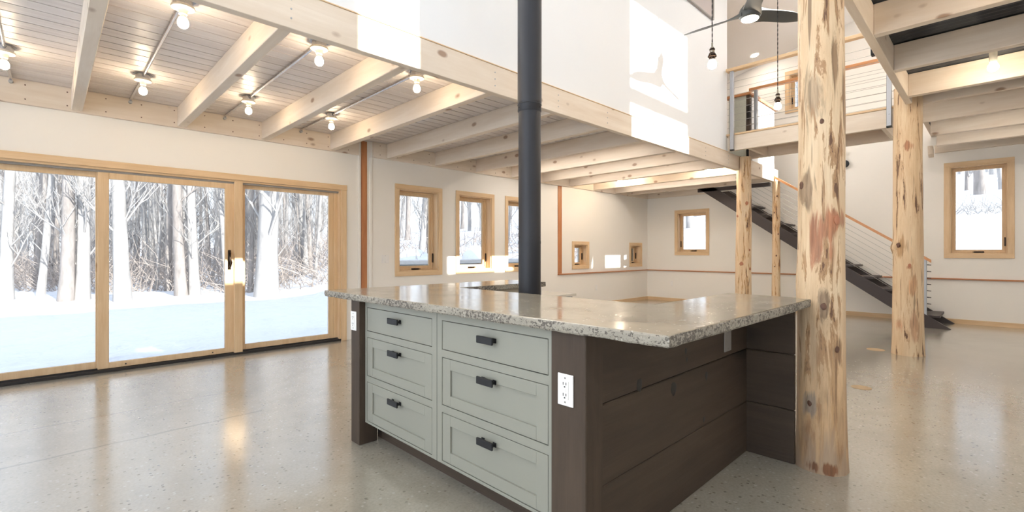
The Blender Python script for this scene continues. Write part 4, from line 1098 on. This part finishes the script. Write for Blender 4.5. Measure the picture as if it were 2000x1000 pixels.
t = thing('deck_rail', (5.6, 7.25, 0.0), 'snow topped grey wooden rail outside the three tall windows', 'railing')
obj('top_board', box(B(), 3.2, 9.0, 7.20, 7.42, 0.90, 0.94, 0.004), plain('weathered_board', (0.30, 0.29, 0.27), 0.7), t)
bm = B()
for k in range(5): box(bm, 3.3+1.35*k, 3.42+1.35*k, 7.26, 7.36, -0.2, 0.90, 0.003)
obj('post', bm, plain('weathered_post', (0.33, 0.32, 0.29), 0.7), t)
obj('snow_cap', box(B(), 3.2, 9.0, 7.19, 7.43, 0.94, 1.03, 0.03, 3), M_SNOW, t, True)

def snow_heap(x, y, rx, ry, rz, label, name='snow_mound', seed=0):
    bm = B(); bmesh.ops.create_icosphere(bm, subdivisions=4, radius=1)
    z0 = ground(x, y)
    for v in bm.verts:
        k = 1+0.25*noise.noise(v.co*1.7+Vector((seed, 0, 0)))
        v.co = Vector((x+v.co.x*rx*k, y+v.co.y*ry*k, z0+v.co.z*rz*k))
    return tag(obj(name, bm, M_SNOW, None, True), label, 'snow mound')
snow_heap(7.6, 13.0, 1.0, 0.8, 1.25, 'rounded snow covered mound outside the first tall window')
snow_heap(9.8, 15.0, 1.1, 0.9, 0.9, 'rounded snow mound outside the middle tall window', seed=4)
snow_heap(10.9, 12.6, 1.0, 0.8, 1.2, 'rounded snow mound outside the third tall window', seed=9)
snow_heap(13.5, 0.05, 0.18, 0.3, 0.12, 'small grey white stone in snow outside the large right window', seed=2)

def tree_mesh(seed, h=13.0, r=0.16, nb=16, twigs=5, forks=0):
    rnd = random.Random(seed); bm = B()
    n = 12; pts = []; rad = []
    dx, dy = rnd.uniform(-0.05, 0.05), rnd.uniform(-0.05, 0.05)
    for i in range(n+1):
        f = i/n
        pts.append(Vector((dx*h*f + 0.10*math.sin(f*5+seed), dy*h*f + 0.10*math.cos(f*4+seed)-0.10, h*f-0.3)))
        rad.append(max(0.012, r*(1-f)**0.75*(1.25 if i == 0 else 1)))
    tube(bm, pts, rad, 8, False)
    def branch(p, d, L, rr, depth):
        q = [p]; rs = [rr]; m = 5
        for i in range(m):
            d = (d + Vector((rnd.uniform(-.25, .25), rnd.uniform(-.25, .25), rnd.uniform(-.02, .22)))).normalized()
            p = p + d*L/m; q.append(p); rs.append(max(0.004, rr*(1-(i+1)/m*0.85)))
            if depth > 0 and i >= 1:
                for _ in range(2 if depth > 1 else 1):
                    dd = (d + Vector((rnd.uniform(-1, 1), rnd.uniform(-1, 1), rnd.uniform(-.2, .8)))).normalized()
                    branch(p, dd, L*rnd.uniform(.3, .55), rr*0.5, depth-1)
        tube(bm, q, rs, 4, False)
    for b in range(nb):
        f = rnd.uniform(0.08, 0.85); i = int(f*n); p = pts[i]+(pts[i+1]-pts[i])*(f*n-i)
        a = rnd.uniform(0, 2*math.pi); d = Vector((math.cos(a)*0.7, math.sin(a)*0.7, rnd.uniform(0.5, 1.3))).normalized()
        branch(p, d, rnd.uniform(0.9, 2.4)*(1.1-f*0.5), max(0.010, rad[i]*0.20), 2)
    return bm
protos = []
for k in range(7):
    big = k < 3
    bm = tree_mesh(11+k*5, 14 if big else 11, 0.20 if big else 0.10, 16 if big else 15)
    me = bpy.data.meshes.new('bare_tree'); bm.to_mesh(me); bm.free(); me.materials.append(M_BARK if k % 3 != 1 else M_BARK2)
    for p in me.polygons: p.use_smooth = True
    protos.append(me)
def plant(x, y, k, s, label, group, rz=0.0, name='bare_tree'):
    o = bpy.data.objects.new(name, protos[k]); COL.objects.link(o)
    o.location = (x, y, ground(x, y)); o.scale = (s, s, s); o.rotation_euler = (0, 0, rz)
    return tag(o, label, 'tree', group)
rn = random.Random(5)
C_, S_ = math.cos(TH), math.sin(TH)
def at(px, t):
    s = (px-1000)/F_PX
    return (t*(C_+s*S_), t*(S_-s*C_))
near = [(20, 15.6, 0, 0.9, 'leaning pale trunk at the left edge outside the glass doors'), (72, 17.0, 3, 1.3, 'slim pale tree outside the left glass panel'), (118, 15.2, 1, 1.0, 'thick grey tree outside the middle of the left glass panel'),
        (160, 15.6, 0, 1.0, 'thick pale tree close beside a grey one outside the left glass panel'), (248, 15.8, 2, 1.15, 'thick pale tree just right of the first door stile'), (352, 17.8, 1, 1.0, 'grey trunk of the close pair outside the middle glass panel'),
        (374, 18.0, 0, 0.95, 'pale trunk of the close pair outside the middle glass panel'), (325, 19.5, 4, 1.4, 'slim tree left of the close pair outside the middle glass panel'), (494, 19.5, 1, 0.55, 'dark trunk nearest the right glass panel edge'),
        (535, 18.0, 0, 1.9, 'broadest sunlit white trunk outside the right glass panel'), (590, 22, 2, 0.9, 'grey tree outside the middle of the right glass panel')]
for i, (px, tt, k, s, lb) in enumerate(near):
    x, y = at(px, tt); plant(x, y, k, s, lb, None, i*1.3)
cnt = 0
grp = 'bare winter trees in the woods'
lbl = 'bare winter tree deep in the snowy woods seen through the glass doors'
lbl2 = 'bare winter tree in the woods seen through the tall windows of the left wall'
lbl3 = 'bare winter tree on the snowy slope seen through the end wall windows'
while cnt < 205:
    px = rn.uniform(-160, 690); tt = 19+rn.random()**1.1*34
    x, y = at(px, tt)
    if y < 18: continue
    plant(x, y, rn.choice([0, 1, 2, 3, 4, 5, 6, 3, 4]), rn.uniform(0.65, 1.15), lbl, grp+' beyond the glass doors', rn.uniform(0, 6.28)); cnt += 1
cnt = 0
while cnt < 60:
    px = rn.uniform(720, 1260); tt = 17+rn.random()*30
    x, y = at(px, tt)
    plant(x, y, rn.choice([0, 1, 2, 3, 4, 5, 6]), rn.uniform(0.6, 1.1), lbl2, grp+' beyond the tall windows', rn.uniform(0, 6.28)); cnt += 1
for px, tt, k, s in ((1912, 24, 1, 1.1), (1887, 27, 4, 1.0), (1952, 25, 5, 1.2), (1870, 23, 6, 0.7), (1960, 33, 2, 1.1), (1935, 38, 0, 1.0), (1860, 33, 3, 1.2), (1900, 42, 2, 1.1), (1345, 24, 2, 0.8), (1365, 30, 1, 1.0), (1335, 33, 4, 1.0), (1540, 26, 0, 1.0), (1555, 30, 3, 1.2), (1562, 22, 5, 1.0), (1878, 48, 0, 1), (1925, 50, 2, 1)):
    x, y = at(px, tt); plant(x, y, k, s, lbl3, grp+' beyond the end wall', tt)
# brush
def brush(n, gen, name, label, mat=M_LEAFLITTER):
    bm = B(); rb_ = random.Random(n)
    for _ in range(n):
        x, y, L = gen(rb_); z = ground(x, y)-0.05; p = Vector((x, y, z))
        a = rb_.uniform(0, 6.28); d = Vector((math.cos(a)*0.6, math.sin(a)*0.6, rb_.uniform(0.4, 1))).normalized()
        pts = [p]
        for i in range(3):
            d = (d+Vector((rb_.uniform(-.5, .5), rb_.uniform(-.5, .5), rb_.uniform(-.3, .2)))).normalized(); pts.append(pts[-1]+d*L/3)
        tube(bm, pts, [0.016, 0.012, 0.009, 0.005], 3, False)
    o = obj(name, bm, mat, None, False, (0, 0, 0)); return tag(o, label, 'brush', None, 'stuff')
def g1(r):
    px = r.uniform(-100, 700); tt = 19+r.random()**1.3*25; x, y = at(px, tt); return x, y, r.uniform(0.8, 3.2)
brush(3800, g1, 'undergrowth', 'brown leafless undergrowth among the trees beyond the glass doors')
def g2(r):
    px = r.uniform(720, 1260); tt = 16+r.random()*16; x, y = at(px, tt); return x, y, r.uniform(0.6, 2.0)
brush(900, g2, 'undergrowth', 'leafless undergrowth beyond the tall windows of the left wall')
def g3(r):
    px = r.uniform(1840, 1990); tt = r.uniform(16.5, 18.5); x, y = at(px, tt); return x, y, r.uniform(0.4, 1.0)
brush(130, g3, 'fallen_branches', 'tangle of fallen branches on the snow outside the large right window', M_BARK)
